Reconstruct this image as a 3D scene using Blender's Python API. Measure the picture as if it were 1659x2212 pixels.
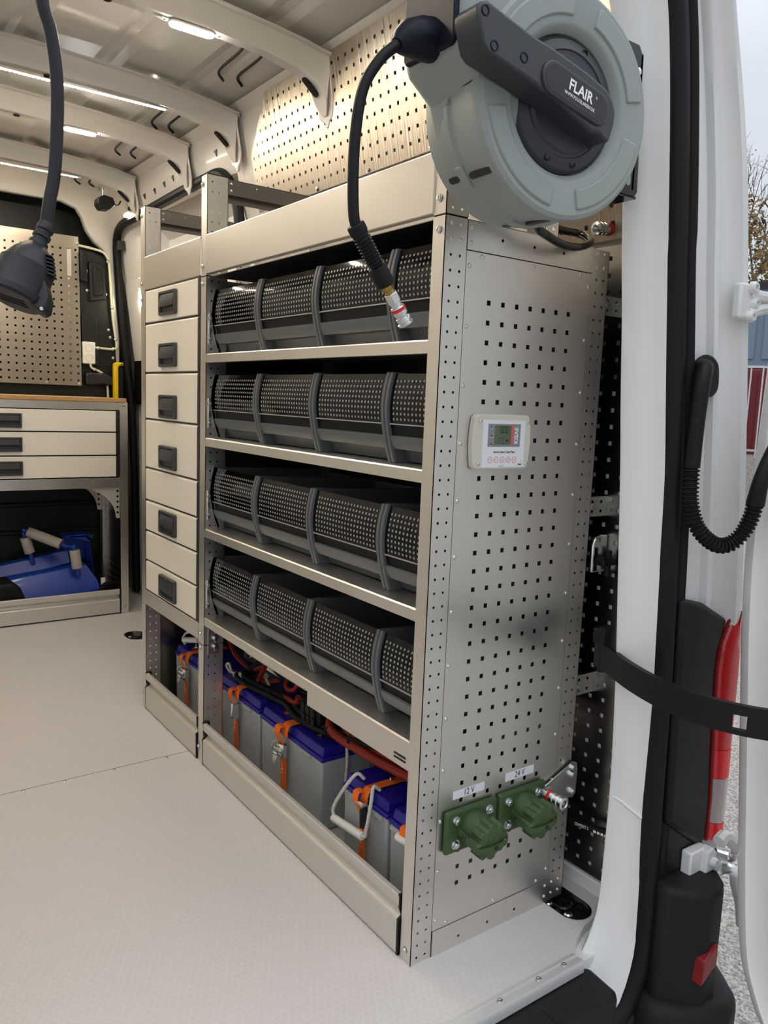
import bpy, bmesh, math, random
from mathutils import Vector as V, Matrix
random.seed(4)
sc = bpy.context.scene
for o in list(bpy.data.objects): bpy.data.objects.remove(o, do_unlink=True)
col = sc.collection
PI = math.pi

# ------------------------------------------------------------------ camera
R = [[0.812496, -0.581655, 0.03909], [-0.049144, -0.135154, -0.989605], [0.580892, 0.802129, -0.138396]]
cam = bpy.data.cameras.new('camera'); cob = bpy.data.objects.new('camera', cam); col.objects.link(cob)
cam.sensor_fit = 'VERTICAL'; cam.sensor_height = 36.0; cam.lens = 1707.87 / 2212.0 * 36.0
cam.clip_start = 0.02; cam.clip_end = 300
cob.matrix_world = Matrix(((R[0][0], -R[1][0], -R[2][0], -0.95915), (R[0][1], -R[1][1], -R[2][1], -1.16787),
                           (R[0][2], -R[1][2], -R[2][2], 1.16978), (0, 0, 0, 1)))
sc.camera = cob

# ------------------------------------------------------------------ sky and exposure
w = bpy.data.worlds.new('overcast_sky'); sc.world = w; w.use_nodes = True
nt = w.node_tree; nt.nodes.clear()
N = nt.nodes.new; L = nt.links.new
out = N('ShaderNodeOutputWorld'); bg = N('ShaderNodeBackground'); tc = N('ShaderNodeTexCoord')
sx = N('ShaderNodeSeparateXYZ'); rp = N('ShaderNodeValToRGB')
L(tc.outputs['Generated'], sx.inputs[0]); L(sx.outputs['Z'], rp.inputs['Fac'])
rp.color_ramp.elements[0].position = 0.0; rp.color_ramp.elements[0].color = (0.58, 0.62, 0.68, 1)
rp.color_ramp.elements[1].position = 1.0; rp.color_ramp.elements[1].color = (1.95, 2.0, 2.08, 1)
e_ = rp.color_ramp.elements.new(0.35); e_.color = (0.66, 0.705, 0.78, 1)
L(rp.outputs['Color'], bg.inputs['Color']); bg.inputs['Strength'].default_value = 1.0
L(bg.outputs[0], out.inputs[0])
sc.view_settings.view_transform = 'Standard'; sc.view_settings.look = 'None'
sc.view_settings.gamma = 1.0; sc.view_settings.use_curve_mapping = False
sc.view_settings.exposure = 0.15

# ------------------------------------------------------------------ materials
MATS = {}
def mat(name, c, metal=0.0, rough=0.5, bump=0.0, bscale=60.0, stretch=(1, 1, 1), var=0.0, vscale=8.0, rvar=0.0,
        coat=0.0, spec=0.5, emit=None, es=0.0, trans=0.0, ior=1.45, aniso=0.0):
    m = bpy.data.materials.new(name); m.use_nodes = True; MATS[name] = m
    t = m.node_tree; b = t.nodes['Principled BSDF']
    b.inputs['Base Color'].default_value = (*c, 1); b.inputs['Metallic'].default_value = metal
    b.inputs['Roughness'].default_value = rough; b.inputs['Coat Weight'].default_value = coat
    b.inputs['Coat Roughness'].default_value = 0.08
    b.inputs['Specular IOR Level'].default_value = spec; b.inputs['IOR'].default_value = ior
    b.inputs['Transmission Weight'].default_value = trans; b.inputs['Anisotropic'].default_value = aniso
    if emit: b.inputs['Emission Color'].default_value = (*emit, 1); b.inputs['Emission Strength'].default_value = es
    if bump or var or rvar:
        tc = t.nodes.new('ShaderNodeTexCoord'); mp = t.nodes.new('ShaderNodeMapping')
        mp.inputs['Scale'].default_value = stretch
        t.links.new(tc.outputs['Object'], mp.inputs['Vector'])
    if bump:
        n = t.nodes.new('ShaderNodeTexNoise'); n.inputs['Scale'].default_value = bscale; n.inputs['Detail'].default_value = 3
        t.links.new(mp.outputs[0], n.inputs['Vector'])
        bp = t.nodes.new('ShaderNodeBump'); bp.inputs['Strength'].default_value = bump; bp.inputs['Distance'].default_value = 0.002
        t.links.new(n.outputs['Fac'], bp.inputs['Height']); t.links.new(bp.outputs[0], b.inputs['Normal'])
    if var or rvar:
        n = t.nodes.new('ShaderNodeTexNoise'); n.inputs['Scale'].default_value = vscale; n.inputs['Detail'].default_value = 5
        t.links.new(mp.outputs[0] if bump == 0 else tc.outputs['Object'], n.inputs['Vector'])
        if var:
            mx = t.nodes.new('ShaderNodeMix'); mx.data_type = 'RGBA'; mx.inputs['Factor'].default_value = 1
            mr = t.nodes.new('ShaderNodeMapRange'); mr.inputs['To Min'].default_value = 1 - var; mr.inputs['To Max'].default_value = 1 + var
            mr.inputs['From Min'].default_value = 0.3; mr.inputs['From Max'].default_value = 0.7
            t.links.new(n.outputs['Fac'], mr.inputs['Value']); mx.blend_type = 'MULTIPLY'
            mx.inputs['A'].default_value = (*c, 1); t.links.new(mr.outputs[0], mx.inputs['B'])
            t.links.new(mx.outputs['Result'], b.inputs['Base Color'])
        if rvar:
            mr = t.nodes.new('ShaderNodeMapRange'); mr.inputs['To Min'].default_value = rough - rvar; mr.inputs['To Max'].default_value = rough + rvar
            mr.inputs['From Min'].default_value = 0.3; mr.inputs['From Max'].default_value = 0.7
            t.links.new(n.outputs['Fac'], mr.inputs['Value']); t.links.new(mr.outputs[0], b.inputs['Roughness'])
    return m

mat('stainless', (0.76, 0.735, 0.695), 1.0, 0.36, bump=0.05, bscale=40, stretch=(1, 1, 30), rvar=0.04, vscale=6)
mat('stainless_dark', (0.30, 0.285, 0.265), 1.0, 0.27, bump=0.04, bscale=40, stretch=(30, 1, 1))  # stainless copy darkened in colour for dark reflections and shade
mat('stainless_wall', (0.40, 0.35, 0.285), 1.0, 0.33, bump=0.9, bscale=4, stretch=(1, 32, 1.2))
mat('aluminium', (0.66, 0.63, 0.59), 1.0, 0.38, bump=0.04, bscale=50, stretch=(30, 1, 30))
mat('drawer_face', (0.88, 0.83, 0.74), 0.05, 0.45, bump=0.02, bscale=60, stretch=(20, 1, 20))
mat('aluminium_satin', (0.66, 0.63, 0.58), 0.45, 0.42, bump=0.03, bscale=60, stretch=(20, 1, 20))
mat('sill_aluminium', (0.72, 0.72, 0.72), 0.45, 0.42)
mat('galvanised', (0.62, 0.62, 0.60), 1.0, 0.32, bump=0.1, bscale=20, var=0.12, vscale=25)
mat('chrome', (0.78, 0.78, 0.78), 1.0, 0.14)
mat('zinc', (0.70, 0.72, 0.72), 1.0, 0.22)
mat('brass', (0.42, 0.27, 0.09), 1.0, 0.28)
mat('van_paint', (0.58, 0.55, 0.51), 0, 0.38, coat=0.15, bump=0.012, bscale=5)
mat('van_white', (0.80, 0.80, 0.79), 0, 0.30, coat=0.4, bump=0.04, bscale=5)
mat('door_inner_white', (0.82, 0.81, 0.78), 0, 0.35, coat=0.2)
mat('black_plastic', (0.008, 0.008, 0.009), 0, 0.45, spec=0.3, bump=0.1, bscale=300)
mat('black_gloss', (0.008, 0.008, 0.009), 0, 0.18, coat=0.3)
mat('black_rubber', (0.007, 0.007, 0.008), 0, 0.5, spec=0.3, bump=0.05, bscale=80)
mat('cab_black', (0.008, 0.009, 0.008), 0, 0.42, spec=0.4)
mat('bumper_plastic', (0.012, 0.0125, 0.0135), 0, 0.58, spec=0.3, bump=0.25, bscale=400)
mat('charcoal', (0.018, 0.019, 0.021), 0, 0.42)
mat('cord_rubber', (0.007, 0.008, 0.010), 0, 0.40)
mat('handle_charcoal', (0.040, 0.042, 0.046), 0, 0.42)
mat('bin_plastic', (0.12, 0.13, 0.137), 0, 0.40, bump=0.05, bscale=200)
mat('bin_dark', (0.008, 0.008, 0.009), 0, 0.5, spec=0.25)
mat('bin_dimple', (0.38, 0.375, 0.37), 0, 0.22)
mat('battery_grey', (0.40, 0.42, 0.42), 0, 0.42, var=0.05, vscale=10)
mat('battery_blue', (0.014, 0.011, 0.27), 0, 0.35)
mat('strap_orange', (0.92, 0.17, 0.015), 0, 0.6, bump=0.3, bscale=500, stretch=(1, 1, 4))
mat('stitch_pale', (0.85, 0.55, 0.40), 0, 0.7)
mat('rope_white', (0.68, 0.66, 0.60), 0, 0.75, bump=0.3, bscale=300)
mat('white_plastic', (0.80, 0.79, 0.76), 0, 0.35)
mat('cream_plastic', (0.62, 0.60, 0.52), 0, 0.40)
mat('meter_face', (0.76, 0.79, 0.81), 0, 0.28)
mat('lcd_green', (0.115, 0.145, 0.085), 0, 0.15)
mat('lcd_dark', (0.012, 0.016, 0.012), 0, 0.3)
mat('meter_grey', (0.24, 0.25, 0.27), 0, 0.3)
mat('meter_red', (0.80, 0.10, 0.07), 0, 0.35)
mat('ink_black', (0.012, 0.012, 0.012), 0, 0.5)
mat('ink_white', (0.85, 0.85, 0.84), 0, 0.5)
mat('ink_grey', (0.5, 0.5, 0.48), 0, 0.5)
mat('sticker_white', (0.74, 0.75, 0.79), 0, 0.4)
mat('army_green', (0.046, 0.086, 0.030), 0, 0.42, bump=0.05, bscale=150)
mat('reel_grey', (0.29, 0.325, 0.31), 0, 0.45, bump=0.12, bscale=500)
mat('reel_dark', (0.036, 0.038, 0.046), 0, 0.40, bump=0.08, bscale=500)
mat('reel_black', (0.007, 0.008, 0.018), 0, 0.45, spec=0.25)
mat('red_band', (0.62, 0.02, 0.03), 0, 0.4)
mat('cable_red', (0.30, 0.022, 0.010), 0, 0.45)
mat('blue_paint', (0.010, 0.050, 0.36), 0, 0.35, coat=0.2, var=0.06)
mat('foam_grey', (0.42, 0.38, 0.345), 0, 0.9, bump=0.6, bscale=200)
mat('yellow_plastic', (0.80, 0.52, 0.005), 0, 0.45)
mat('cable_cream', (0.62, 0.60, 0.46), 0, 0.45)
mat('plywood_edge', (0.50, 0.29, 0.12), 0, 0.5, var=0.28, vscale=30, stretch=(0.6, 0.6, 14))
mat('plywood_top', (0.62, 0.42, 0.22), 0, 0.4, var=0.1, vscale=12, stretch=(1, 8, 1))
mat('lens_red', (0.55, 0.008, 0.012), 0, 0.10, coat=0.8, bump=0.5, bscale=60, stretch=(0.3, 0.3, 6), emit=(0.5, 0.0, 0.01), es=0.0)
mat('lens_red_bright', (0.75, 0.012, 0.016), 0, 0.12, coat=0.8)
mat('lens_clear', (0.42, 0.36, 0.35), 0, 0.12, coat=0.8, bump=0.4, bscale=60, stretch=(0.3, 0.3, 6))
mat('reflector_red', (0.22, 0.012, 0.014), 0, 0.3)
mat('red_paint', (0.40, 0.02, 0.02), 0, 0.5)
mat('container_red', (0.15, 0.012, 0.018), 0, 0.5)
mat('container_blue', (0.16, 0.22, 0.29), 0, 0.5)
mat('bark', (0.10, 0.075, 0.06), 0, 0.9)
mat('leaf_autumn', (0.17, 0.105, 0.030), 0, 0.8, var=0.5, vscale=3)
mat('leaf_green', (0.085, 0.105, 0.030), 0, 0.8, var=0.4, vscale=3)
mat('led_warm', (1, 0.9, 0.75), 0, 0.5, emit=(1.0, 0.87, 0.68), es=300.0)
mat('lamp_cool', (1, 1, 1), 0, 0.5, emit=(1.0, 0.95, 0.90), es=195.0)
mat('door_glare', (1, 1, 1), 0, 0.5, emit=(1.0, 0.90, 0.66), es=85.0)  # emission of the added blocks that imitate glare by the side door

# clear window of the bins: a thin tinted sheet
m = bpy.data.materials.new('clear_window'); m.use_nodes = True; t = m.node_tree; t.nodes.clear(); MATS['clear_window'] = m
o_ = t.nodes.new('ShaderNodeOutputMaterial'); mx = t.nodes.new('ShaderNodeMixShader'); fr_ = t.nodes.new('ShaderNodeFresnel'); fr_.inputs['IOR'].default_value = 1.5
tr_ = t.nodes.new('ShaderNodeBsdfTransparent'); tr_.inputs['Color'].default_value = (0.46, 0.46, 0.46, 1)
gl = t.nodes.new('ShaderNodeBsdfGlossy'); gl.inputs['Roughness'].default_value = 0.06; gl.inputs['Color'].default_value = (0.75, 0.75, 0.75, 1)
t.links.new(fr_.outputs[0], mx.inputs[0]); t.links.new(tr_.outputs[0], mx.inputs[1]); t.links.new(gl.outputs[0], mx.inputs[2]); t.links.new(mx.outputs[0], o_.inputs[0])

def hexfloor():
    m = bpy.data.materials.new('hex_vinyl'); m.use_nodes = True; MATS['hex_vinyl'] = m
    t = m.node_tree; b = t.nodes['Principled BSDF']; n = t.nodes.new; l = t.links.new
    tc = n('ShaderNodeTexCoord')
    def vm(op, a, bb=None):
        k = n('ShaderNodeVectorMath'); k.operation = op
        for i, q in enumerate((a, bb)):
            if q is None: continue
            if isinstance(q, (tuple, list)): k.inputs[i].default_value = q
            else: l(q, k.inputs[i])
        return k
    def ma(op, a, bb=0.0):
        k = n('ShaderNodeMath'); k.operation = op
        for i, q in enumerate((a, bb)):
            if isinstance(q, (int, float)): k.inputs[i].default_value = q
            else: l(q, k.inputs[i])
        return k.outputs[0]
    sc_ = 1 / 0.0165
    p = vm('MULTIPLY', tc.outputs['Object'], (sc_, sc_, 0)).outputs[0]
    r = (1.0, 1.7320508, 1.0); h = (0.5, 0.8660254, 0.0)
    a = vm('SUBTRACT', vm('MODULO', vm('ADD', p, (1000 * 1.0, 1000 * 1.7320508, 0)).outputs[0], r).outputs[0], h).outputs[0]
    c = vm('SUBTRACT', vm('MODULO', vm('ADD', p, (999.5, 999.5 * 1.7320508, 0)).outputs[0], r).outputs[0], h).outputs[0]
    da = vm('LENGTH', a).outputs['Value']; dc = vm('LENGTH', c).outputs['Value']
    lt = ma('LESS_THAN', da, dc)
    mx = n('ShaderNodeMix'); mx.data_type = 'VECTOR'; l(lt, mx.inputs['Factor']); l(c, mx.inputs['A']); l(a, mx.inputs['B'])
    g = vm('ABSOLUTE', mx.outputs['Result']).outputs[0]
    d1 = vm('DOT_PRODUCT', g, (0.5, 0.8660254, 0)).outputs['Value']
    sp = n('ShaderNodeSeparateXYZ'); l(g, sp.inputs[0])
    d = ma('SUBTRACT', 0.5, ma('MAXIMUM', d1, sp.outputs['X']))
    line = n('ShaderNodeMapRange'); line.interpolation_type = 'SMOOTHSTEP'
    l(d, line.inputs['Value']); line.inputs['From Min'].default_value = 0.02; line.inputs['From Max'].default_value = 0.09
    line.inputs['To Min'].default_value = 1; line.inputs['To Max'].default_value = 0
    no = n('ShaderNodeTexNoise'); no.inputs['Scale'].default_value = 3.0; l(tc.outputs['Object'], no.inputs['Vector'])
    cr = n('ShaderNodeMix'); cr.data_type = 'RGBA'; l(line.outputs[0], cr.inputs['Factor'])
    cr.inputs['A'].default_value = (0.60, 0.575, 0.575, 1); cr.inputs['B'].default_value = (0.655, 0.63, 0.62, 1)
    l(cr.outputs['Result'], b.inputs['Base Color'])
    bp = n('ShaderNodeBump'); bp.inputs['Strength'].default_value = 0.15; bp.inputs['Distance'].default_value = 0.0006
    l(line.outputs[0], bp.inputs['Height']); l(bp.outputs[0], b.inputs['Normal'])
    b.inputs['Roughness'].default_value = 0.46
hexfloor()
def asphalt():
    m = bpy.data.materials.new('asphalt'); m.use_nodes = True; MATS['asphalt'] = m
    t = m.node_tree; b = t.nodes['Principled BSDF']; n = t.nodes.new; l = t.links.new
    tc = n('ShaderNodeTexCoord'); vo = n('ShaderNodeTexVoronoi'); vo.inputs['Scale'].default_value = 130
    l(tc.outputs['Object'], vo.inputs['Vector'])
    rp = n('ShaderNodeValToRGB'); l(vo.outputs['Color'], rp.inputs['Fac'])
    rp.color_ramp.elements[0].color = (0.13, 0.12, 0.11, 1); rp.color_ramp.elements[0].position = 0.1
    rp.color_ramp.elements[1].color = (0.50, 0.465, 0.425, 1); rp.color_ramp.elements[1].position = 0.85
    l(rp.outputs['Color'], b.inputs['Base Color'])
    bp = n('ShaderNodeBump'); bp.inputs['Strength'].default_value = 0.8; bp.inputs['Distance'].default_value = 0.006
    l(vo.outputs['Distance'], bp.inputs['Height']); l(bp.outputs[0], b.inputs['Normal'])
    b.inputs['Roughness'].default_value = 0.45
asphalt()

# ------------------------------------------------------------------ mesh helpers
class Fr:                                   # a local frame: origin, u, v, w
    def __init__(s, o, u, v, w=None):
        s.o = V(o); s.u = V(u).normalized(); s.v = V(v).normalized(); s.w = V(w).normalized() if w else s.u.cross(s.v).normalized()
    def __call__(s, u, v, w=0.0): return s.o + s.u * u + s.v * v + s.w * w
FY = lambda y=0.0: Fr((0, y, 0), (1, 0, 0), (0, 0, 1))        # faces the camera (-Y): u = X, v = Z
FX = lambda x=0.0: Fr((x, 0, 0), (0, -1, 0), (0, 0, 1))       # faces the aisle (-X): u = -Y, v = Z
FZ = lambda z=0.0: Fr((0, 0, z), (1, 0, 0), (0, 1, 0))

def spline(pts, k=6, closed=False):
    P = [V(p) for p in pts]; out = []
    n = len(P)
    for i in range(n if closed else n - 1):
        p1, p2 = P[i], P[(i + 1) % n]
        p0 = P[i - 1] if (i > 0 or closed) else p1 * 2 - p2
        p3 = P[(i + 2) % n] if (i + 2 < n or closed) else p2 * 2 - p1
        for j in range(k):
            t = j / k
            out.append(0.5 * ((2 * p1) + (p2 - p0) * t + (2 * p0 - 5 * p1 + 4 * p2 - p3) * t * t + (3 * p1 - p0 - 3 * p2 + p3) * t ** 3))
    if not closed: out.append(P[-1])
    return out

class MB:
    def __init__(s): s.v = []; s.f = []
    def add(s, vs, fs):
        b = len(s.v); s.v += [tuple(p) for p in vs]; s.f += [tuple(b + i for i in f) for f in fs]; return s
    def box(s, x0, x1, y0, y1, z0, z1): return s.fbox(Fr((0, 0, 0), (1, 0, 0), (0, 1, 0)), x0, x1, y0, y1, z0, z1)
    def fbox(s, F, u0, u1, v0, v1, w0, w1):
        return s.add([F(u, v, w) for w in (w0, w1) for v in (v0, v1) for u in (u0, u1)],
                     [(0, 2, 3, 1), (4, 5, 7, 6), (0, 1, 5, 4), (2, 6, 7, 3), (0, 4, 6, 2), (1, 3, 7, 5)])
    def rings(s, rs, caps=True, closed=False):
        n = len(rs[0]); vs = [p for r in rs for p in r]; fs = []
        m = len(rs)
        for i in range(m if closed else m - 1):
            a, b = i * n, ((i + 1) % m) * n
            for j in range(n): fs.append((a + j, a + (j + 1) % n, b + (j + 1) % n, b + j))
        if caps and not closed: fs += [tuple(reversed(range(n))), tuple((m - 1) * n + j for j in range(n))]
        return s.add(vs, fs)
    def lathe(s, o, ax, prof, n=24, ref=None, caps=True):
        ax = V(ax).normalized(); r = V(ref) if ref else (V((0, 0, 1)) if abs(ax.z) < .9 else V((1, 0, 0)))
        a = ax.cross(r).normalized(); b = ax.cross(a); o = V(o)
        return s.rings([[o + ax * h + (a * math.cos(2 * PI * j / n) + b * math.sin(2 * PI * j / n)) * max(rr, 1e-5) for j in range(n)] for rr, h in prof], caps)
    def cyl(s, p0, p1, r0, r1=None, n=16):
        p0 = V(p0); p1 = V(p1); return s.lathe(p0, p1 - p0, [(r0, 0), (r0 if r1 is None else r1, (p1 - p0).length)], n)
    def tube(s, path, r, n=10, closed=False):
        P = [V(p) for p in path]; m = len(P); rs = []
        t = (P[1] - P[0]).normalized(); up = V((0, 0, 1)) if abs(t.z) < .9 else V((1, 0, 0))
        a = t.cross(up).normalized()
        for i in range(m):
            t = ((P[(i + 1) % m] if (closed or i < m - 1) else P[i]) - (P[i - 1] if (closed or i > 0) else P[i])).normalized()
            a = (a - t * a.dot(t)).normalized(); b = t.cross(a)
            rr = r[i] if isinstance(r, (list, tuple)) else r
            rs.append([P[i] + (a * math.cos(2 * PI * j / n) + b * math.sin(2 * PI * j / n)) * rr for j in range(n)])
        return s.rings(rs, True, closed)
    def ribbon(s, path, side, wd, th):       # a flat band swept along a path
        P = [V(p) for p in path]; m = len(P); sd = V(side).normalized(); rs = []
        for i in range(m):
            t = (P[min(i + 1, m - 1)] - P[max(i - 1, 0)]).normalized(); nn = t.cross(sd).normalized()
            rs.append([P[i] + sd * a * wd / 2 + nn * b * th / 2 for a, b in ((-1, -1), (1, -1), (1, 1), (-1, 1))])
        return s.rings(rs)
    def prism(s, F, poly, w0, w1):
        n = len(poly)
        return s.add([F(u, v, w0) for u, v in poly] + [F(u, v, w1) for u, v in poly],
                     [tuple(reversed(range(n))), tuple(range(n, 2 * n))] + [(i, (i + 1) % n, n + (i + 1) % n, n + i) for i in range(n)])
    def ball(s, c, r, n=10, sq=(1, 1, 1)):
        c = V(c); k = n // 2
        return s.rings([[c + V((math.sin(PI * i / k) * math.cos(2 * PI * j / n) * r * sq[0], math.sin(PI * i / k) * math.sin(2 * PI * j / n) * r * sq[1],
                                math.cos(PI * i / k) * r * sq[2])) if 0 < i < k else c + V((0.0001 * math.cos(2 * PI * j / n), 0.0001 * math.sin(2 * PI * j / n), (r if i == 0 else -r) * sq[2])) for j in range(n)] for i in range(k + 1)])
    def plate(s, F, u0, u1, v0, v1, t, us=(), vs=(), hs=0.0048, n=4, skip=None, back=True):
        # sheet with real holes; outer face at w=0, thickness t behind it
        ub = [u0] + [(a + b) / 2 for a, b in zip(us, us[1:])] + [u1]
        vb = [v0] + [(a + b) / 2 for a, b in zip(vs, vs[1:])] + [v1]
        if not us or not vs: return s.fbox(F, u0, u1, v0, v1, -t, 0)
        for i, uc in enumerate(us):
            for j, vc in enumerate(vs):
                a0, a1, b0, b1 = ub[i], ub[i + 1], vb[j], vb[j + 1]
                if skip and skip(uc, vc):
                    s.add([F(a, b, 0) for a, b in ((a0, b0), (a1, b0), (a1, b1), (a0, b1))], [(0, 1, 2, 3)])
                    if back: s.add([F(a, b, -t) for a, b in ((a0, b0), (a1, b0), (a1, b1), (a0, b1))], [(3, 2, 1, 0)])
                    continue
                if n == 4:
                    O = [(a0, b0), (a1, b0), (a1, b1), (a0, b1)]; I = [(uc - hs, vc - hs), (uc + hs, vc - hs), (uc + hs, vc + hs), (uc - hs, vc + hs)]
                else:
                    O = [(a1, vc), (a1, b1), (uc, b1), (a0, b1), (a0, vc), (a0, b0), (uc, b0), (a1, b0)]
                    I = [(uc + hs * math.cos(k * PI / 4), vc + hs * math.sin(k * PI / 4)) for k in range(8)]
                k = len(O)
                vv = [F(a, b, 0) for a, b in O] + [F(a, b, 0) for a, b in I] + [F(a, b, -t) for a, b in I]
                ff = [(q, (q + 1) % k, k + (q + 1) % k, k + q) for q in range(k)] + [(k + q, k + (q + 1) % k, 2 * k + (q + 1) % k, 2 * k + q) for q in range(k)]
                if back:
                    vv += [F(a, b, -t) for a, b in O]; ff += [(2 * k + q, 2 * k + (q + 1) % k, 3 * k + (q + 1) % k, 3 * k + q) for q in range(k)]
                s.add(vv, ff)
        for a, b, c, d in (((u0, v0), (u1, v0), 0, 0), ((u1, v0), (u1, v1), 0, 0), ((u1, v1), (u0, v1), 0, 0), ((u0, v1), (u0, v0), 0, 0)):
            s.add([F(*a, 0), F(*a, -t), F(*b, -t), F(*b, 0)], [(0, 1, 2, 3)])
        return s
    def mesh(s, name, m, smooth=True, ang=32, org=None, fix=True):
        me = bpy.data.meshes.new(name)
        vs = s.v if org is None else [(p[0] - org[0], p[1] - org[1], p[2] - org[2]) for p in s.v]
        me.from_pydata(vs, [], s.f); me.materials.append(MATS[m])
        if fix:
            bm = bmesh.new(); bm.from_mesh(me); bmesh.ops.remove_doubles(bm, verts=bm.verts, dist=1e-6)
            bmesh.ops.recalc_face_normals(bm, faces=bm.faces); bm.to_mesh(me); bm.free()
        if smooth:
            me.polygons.foreach_set('use_smooth', [True] * len(me.polygons)); me.set_sharp_from_angle(angle=math.radians(ang))
        return me
    def obj(s, name, m, parent=None, bev=0.0, seg=2, kind=None, label=None, org=None, smooth=True, ang=32):
        o_ = org if org is not None else ORG.get(root_of(parent).name if parent else None)
        me = s.mesh(name, m, smooth, ang, o_)
        o = link(me, name, parent, bev, seg, kind, label, org if parent is None else None)
        if parent is None and org is not None: ORG[o.name] = tuple(org)
        return o
ORG = {}
def root_of(o):
    while o.parent: o = o.parent
    return o
def link(me, name, parent=None, bev=0, seg=2, kind=None, label=None, loc=None):
    o = bpy.data.objects.new(name, me); col.objects.link(o)
    if parent: o.parent = parent
    if loc is not None: o.location = loc
    if bev:
        b = o.modifiers.new('bevel', 'BEVEL'); b.width = bev; b.segments = seg; b.limit_method = 'ANGLE'; b.angle_limit = math.radians(40)
    if kind: o['kind'] = kind
    if label: o['label'] = label
    return o
def thing(name, label, cat, loc=(0, 0, 0), group=None, kind=None):
    o = bpy.data.objects.new(name, None); col.objects.link(o); o.location = loc; o.empty_display_size = 0.05
    ORG[o.name] = tuple(loc)
    if kind: o['kind'] = kind
    else: o['label'] = label; o['category'] = cat
    if group: o['group'] = group
    return o
def tag(o, label, cat, group=None):
    o['label'] = label; o['category'] = cat
    if group: o['group'] = group
    return o
def dup(root, loc, label=None, rotz=None):
    def cp(o, par):
        c = o.copy(); col.objects.link(c)
        if par: c.parent = par
        for ch in o.children: cp(ch, c)
        return c
    kids = list(root.children)
    r = root.copy(); col.objects.link(r); r.location = loc
    if rotz is not None: r.rotation_euler = (0, 0, rotz)
    if label: r['label'] = label
    for ch in kids: cp(ch, r)
    ORG[r.name] = tuple(loc)
    return r
def text(body, F, u, v, size, m, parent, name='lettering', align='CENTER', sx=1.0, w=0.0004, bold=0.0):
    cu = bpy.data.curves.new(name, 'FONT'); cu.body = body; cu.size = size; cu.align_x = align; cu.align_y = 'CENTER'; cu.offset = bold; cu.resolution_u = 3
    to = bpy.data.objects.new(name, cu); col.objects.link(to)
    me = bpy.data.meshes.new_from_object(to.evaluated_get(bpy.context.evaluated_depsgraph_get()))
    bpy.data.objects.remove(to, do_unlink=True)
    og = V(ORG.get(root_of(parent).name, (0, 0, 0)))
    for q in me.vertices: q.co = F(u + q.co.x * sx, v + q.co.y, w) - og
    me.materials.clear(); me.materials.append(MATS[m])
    o = bpy.data.objects.new(name, me); col.objects.link(o); o.parent = parent
    return o
def scatter(name, me, pts, parent, rot=None):
    og = V(ORG.get(root_of(parent).name, (0, 0, 0)))
    for p in pts:
        o = bpy.data.objects.new(name, me); col.objects.link(o); o.parent = parent; o.location = V(p) - og
        if rot: o.rotation_euler = rot
def screw_mesh(name, m, ax, r=0.006, h=0.004):
    b = MB(); ax = V(ax)
    b.lathe((0, 0, 0), ax, [(r * 1.25, 0), (r * 1.25, h * .25), (r, h * .3), (r * .92, h * .8), (r * .5, h), (r * .45, h), (r * .4, h * .6)], 10)
    return b.mesh(name, m)
def rivet_mesh(name, m, ax, r=0.0045):
    b = MB(); b.lathe((0, 0, 0), ax, [(r, -0.0005), (r, 0.0006), (r * .75, 0.0016), (r * .4, 0.0018), (r * .35, 0.001)], 10); return b.mesh(name, m)
def hexbolt_mesh(name, m, ax, r=0.008, h=0.007):
    b = MB(); b.lathe((0, 0, 0), ax, [(r * 1.35, 0), (r * 1.35, h * .25)], 16); b.lathe(V(ax) * h * .25, ax, [(r, 0), (r, h * .75), (r * .8, h * .9)], 6)
    b.lathe(V(ax) * h, ax, [(r * .5, 0), (r * .5, h * .4)], 10); return b.mesh(name, m, ang=25)
SCR_X = screw_mesh('screw', 'zinc', (-1, 0, 0)); SCR_Y = screw_mesh('screw', 'zinc', (0, -1, 0)); RIV_Y = rivet_mesh('rivet', 'zinc', (0, -1, 0))
RIV_P = rivet_mesh('rivet', 'stainless', (0, -1, 0), 0.004); BOLT_Y = hexbolt_mesh('bolt', 'zinc', (0, -1, 0)); SCR_Z = screw_mesh('screw', 'zinc', (0, 0, 1))
def frange(a, b, n): return [a + (b - a) * i / (n - 1) for i in range(n)]

# =================================================================== structure: the van's shell
def cut(o, cutter_mb):
    cm = bpy.data.objects.new('cutter', cutter_mb.mesh('cutter', 'black_plastic', smooth=False)); col.objects.link(cm)
    md = o.modifiers.new('b', 'BOOLEAN'); md.object = cm; md.operation = 'DIFFERENCE'; md.solver = 'EXACT'
    bpy.context.view_layer.update()
    me = bpy.data.meshes.new_from_object(o.evaluated_get(bpy.context.evaluated_depsgraph_get()))
    o.modifiers.clear(); o.data = me
    bpy.data.objects.remove(cm, do_unlink=True)
def capsule(cx, cy, hw, y0, y1, n=10):
    return [(cx + hw * math.cos(PI * k / n), y1 - hw + hw * math.sin(PI * k / n)) for k in range(n + 1)] + \
           [(cx + hw * math.cos(PI + PI * k / n), y0 + hw + hw * math.sin(PI + PI * k / n)) for k in range(n + 1)]
PAN1 = capsule(0.446, 0, 0.043, -0.097, 0.075); PAN2 = capsule(0.262, 0, 0.05, 2.455, 2.60)
fl = MB().prism(FZ(0), [(-1.26, -0.19), (0.325, -0.19), (0.325, -0.165), (0.362, -0.135), (0.42, -0.11), (0.535, -0.09), (0.535, 3.36), (-1.26, 3.36)], -0.02, 0).obj('floor', 'hex_vinyl', kind='structure', smooth=False)
cut(fl, MB().prism(FZ(0), PAN1, -0.1, 0.1)); cut(fl, MB().prism(FZ(0), PAN2, -0.1, 0.1))
sm_ = MB().box(-1.25, 0.0, 1.199, 1.2005, 0, 0.0004).obj('seam', 'charcoal', fl)
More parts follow.
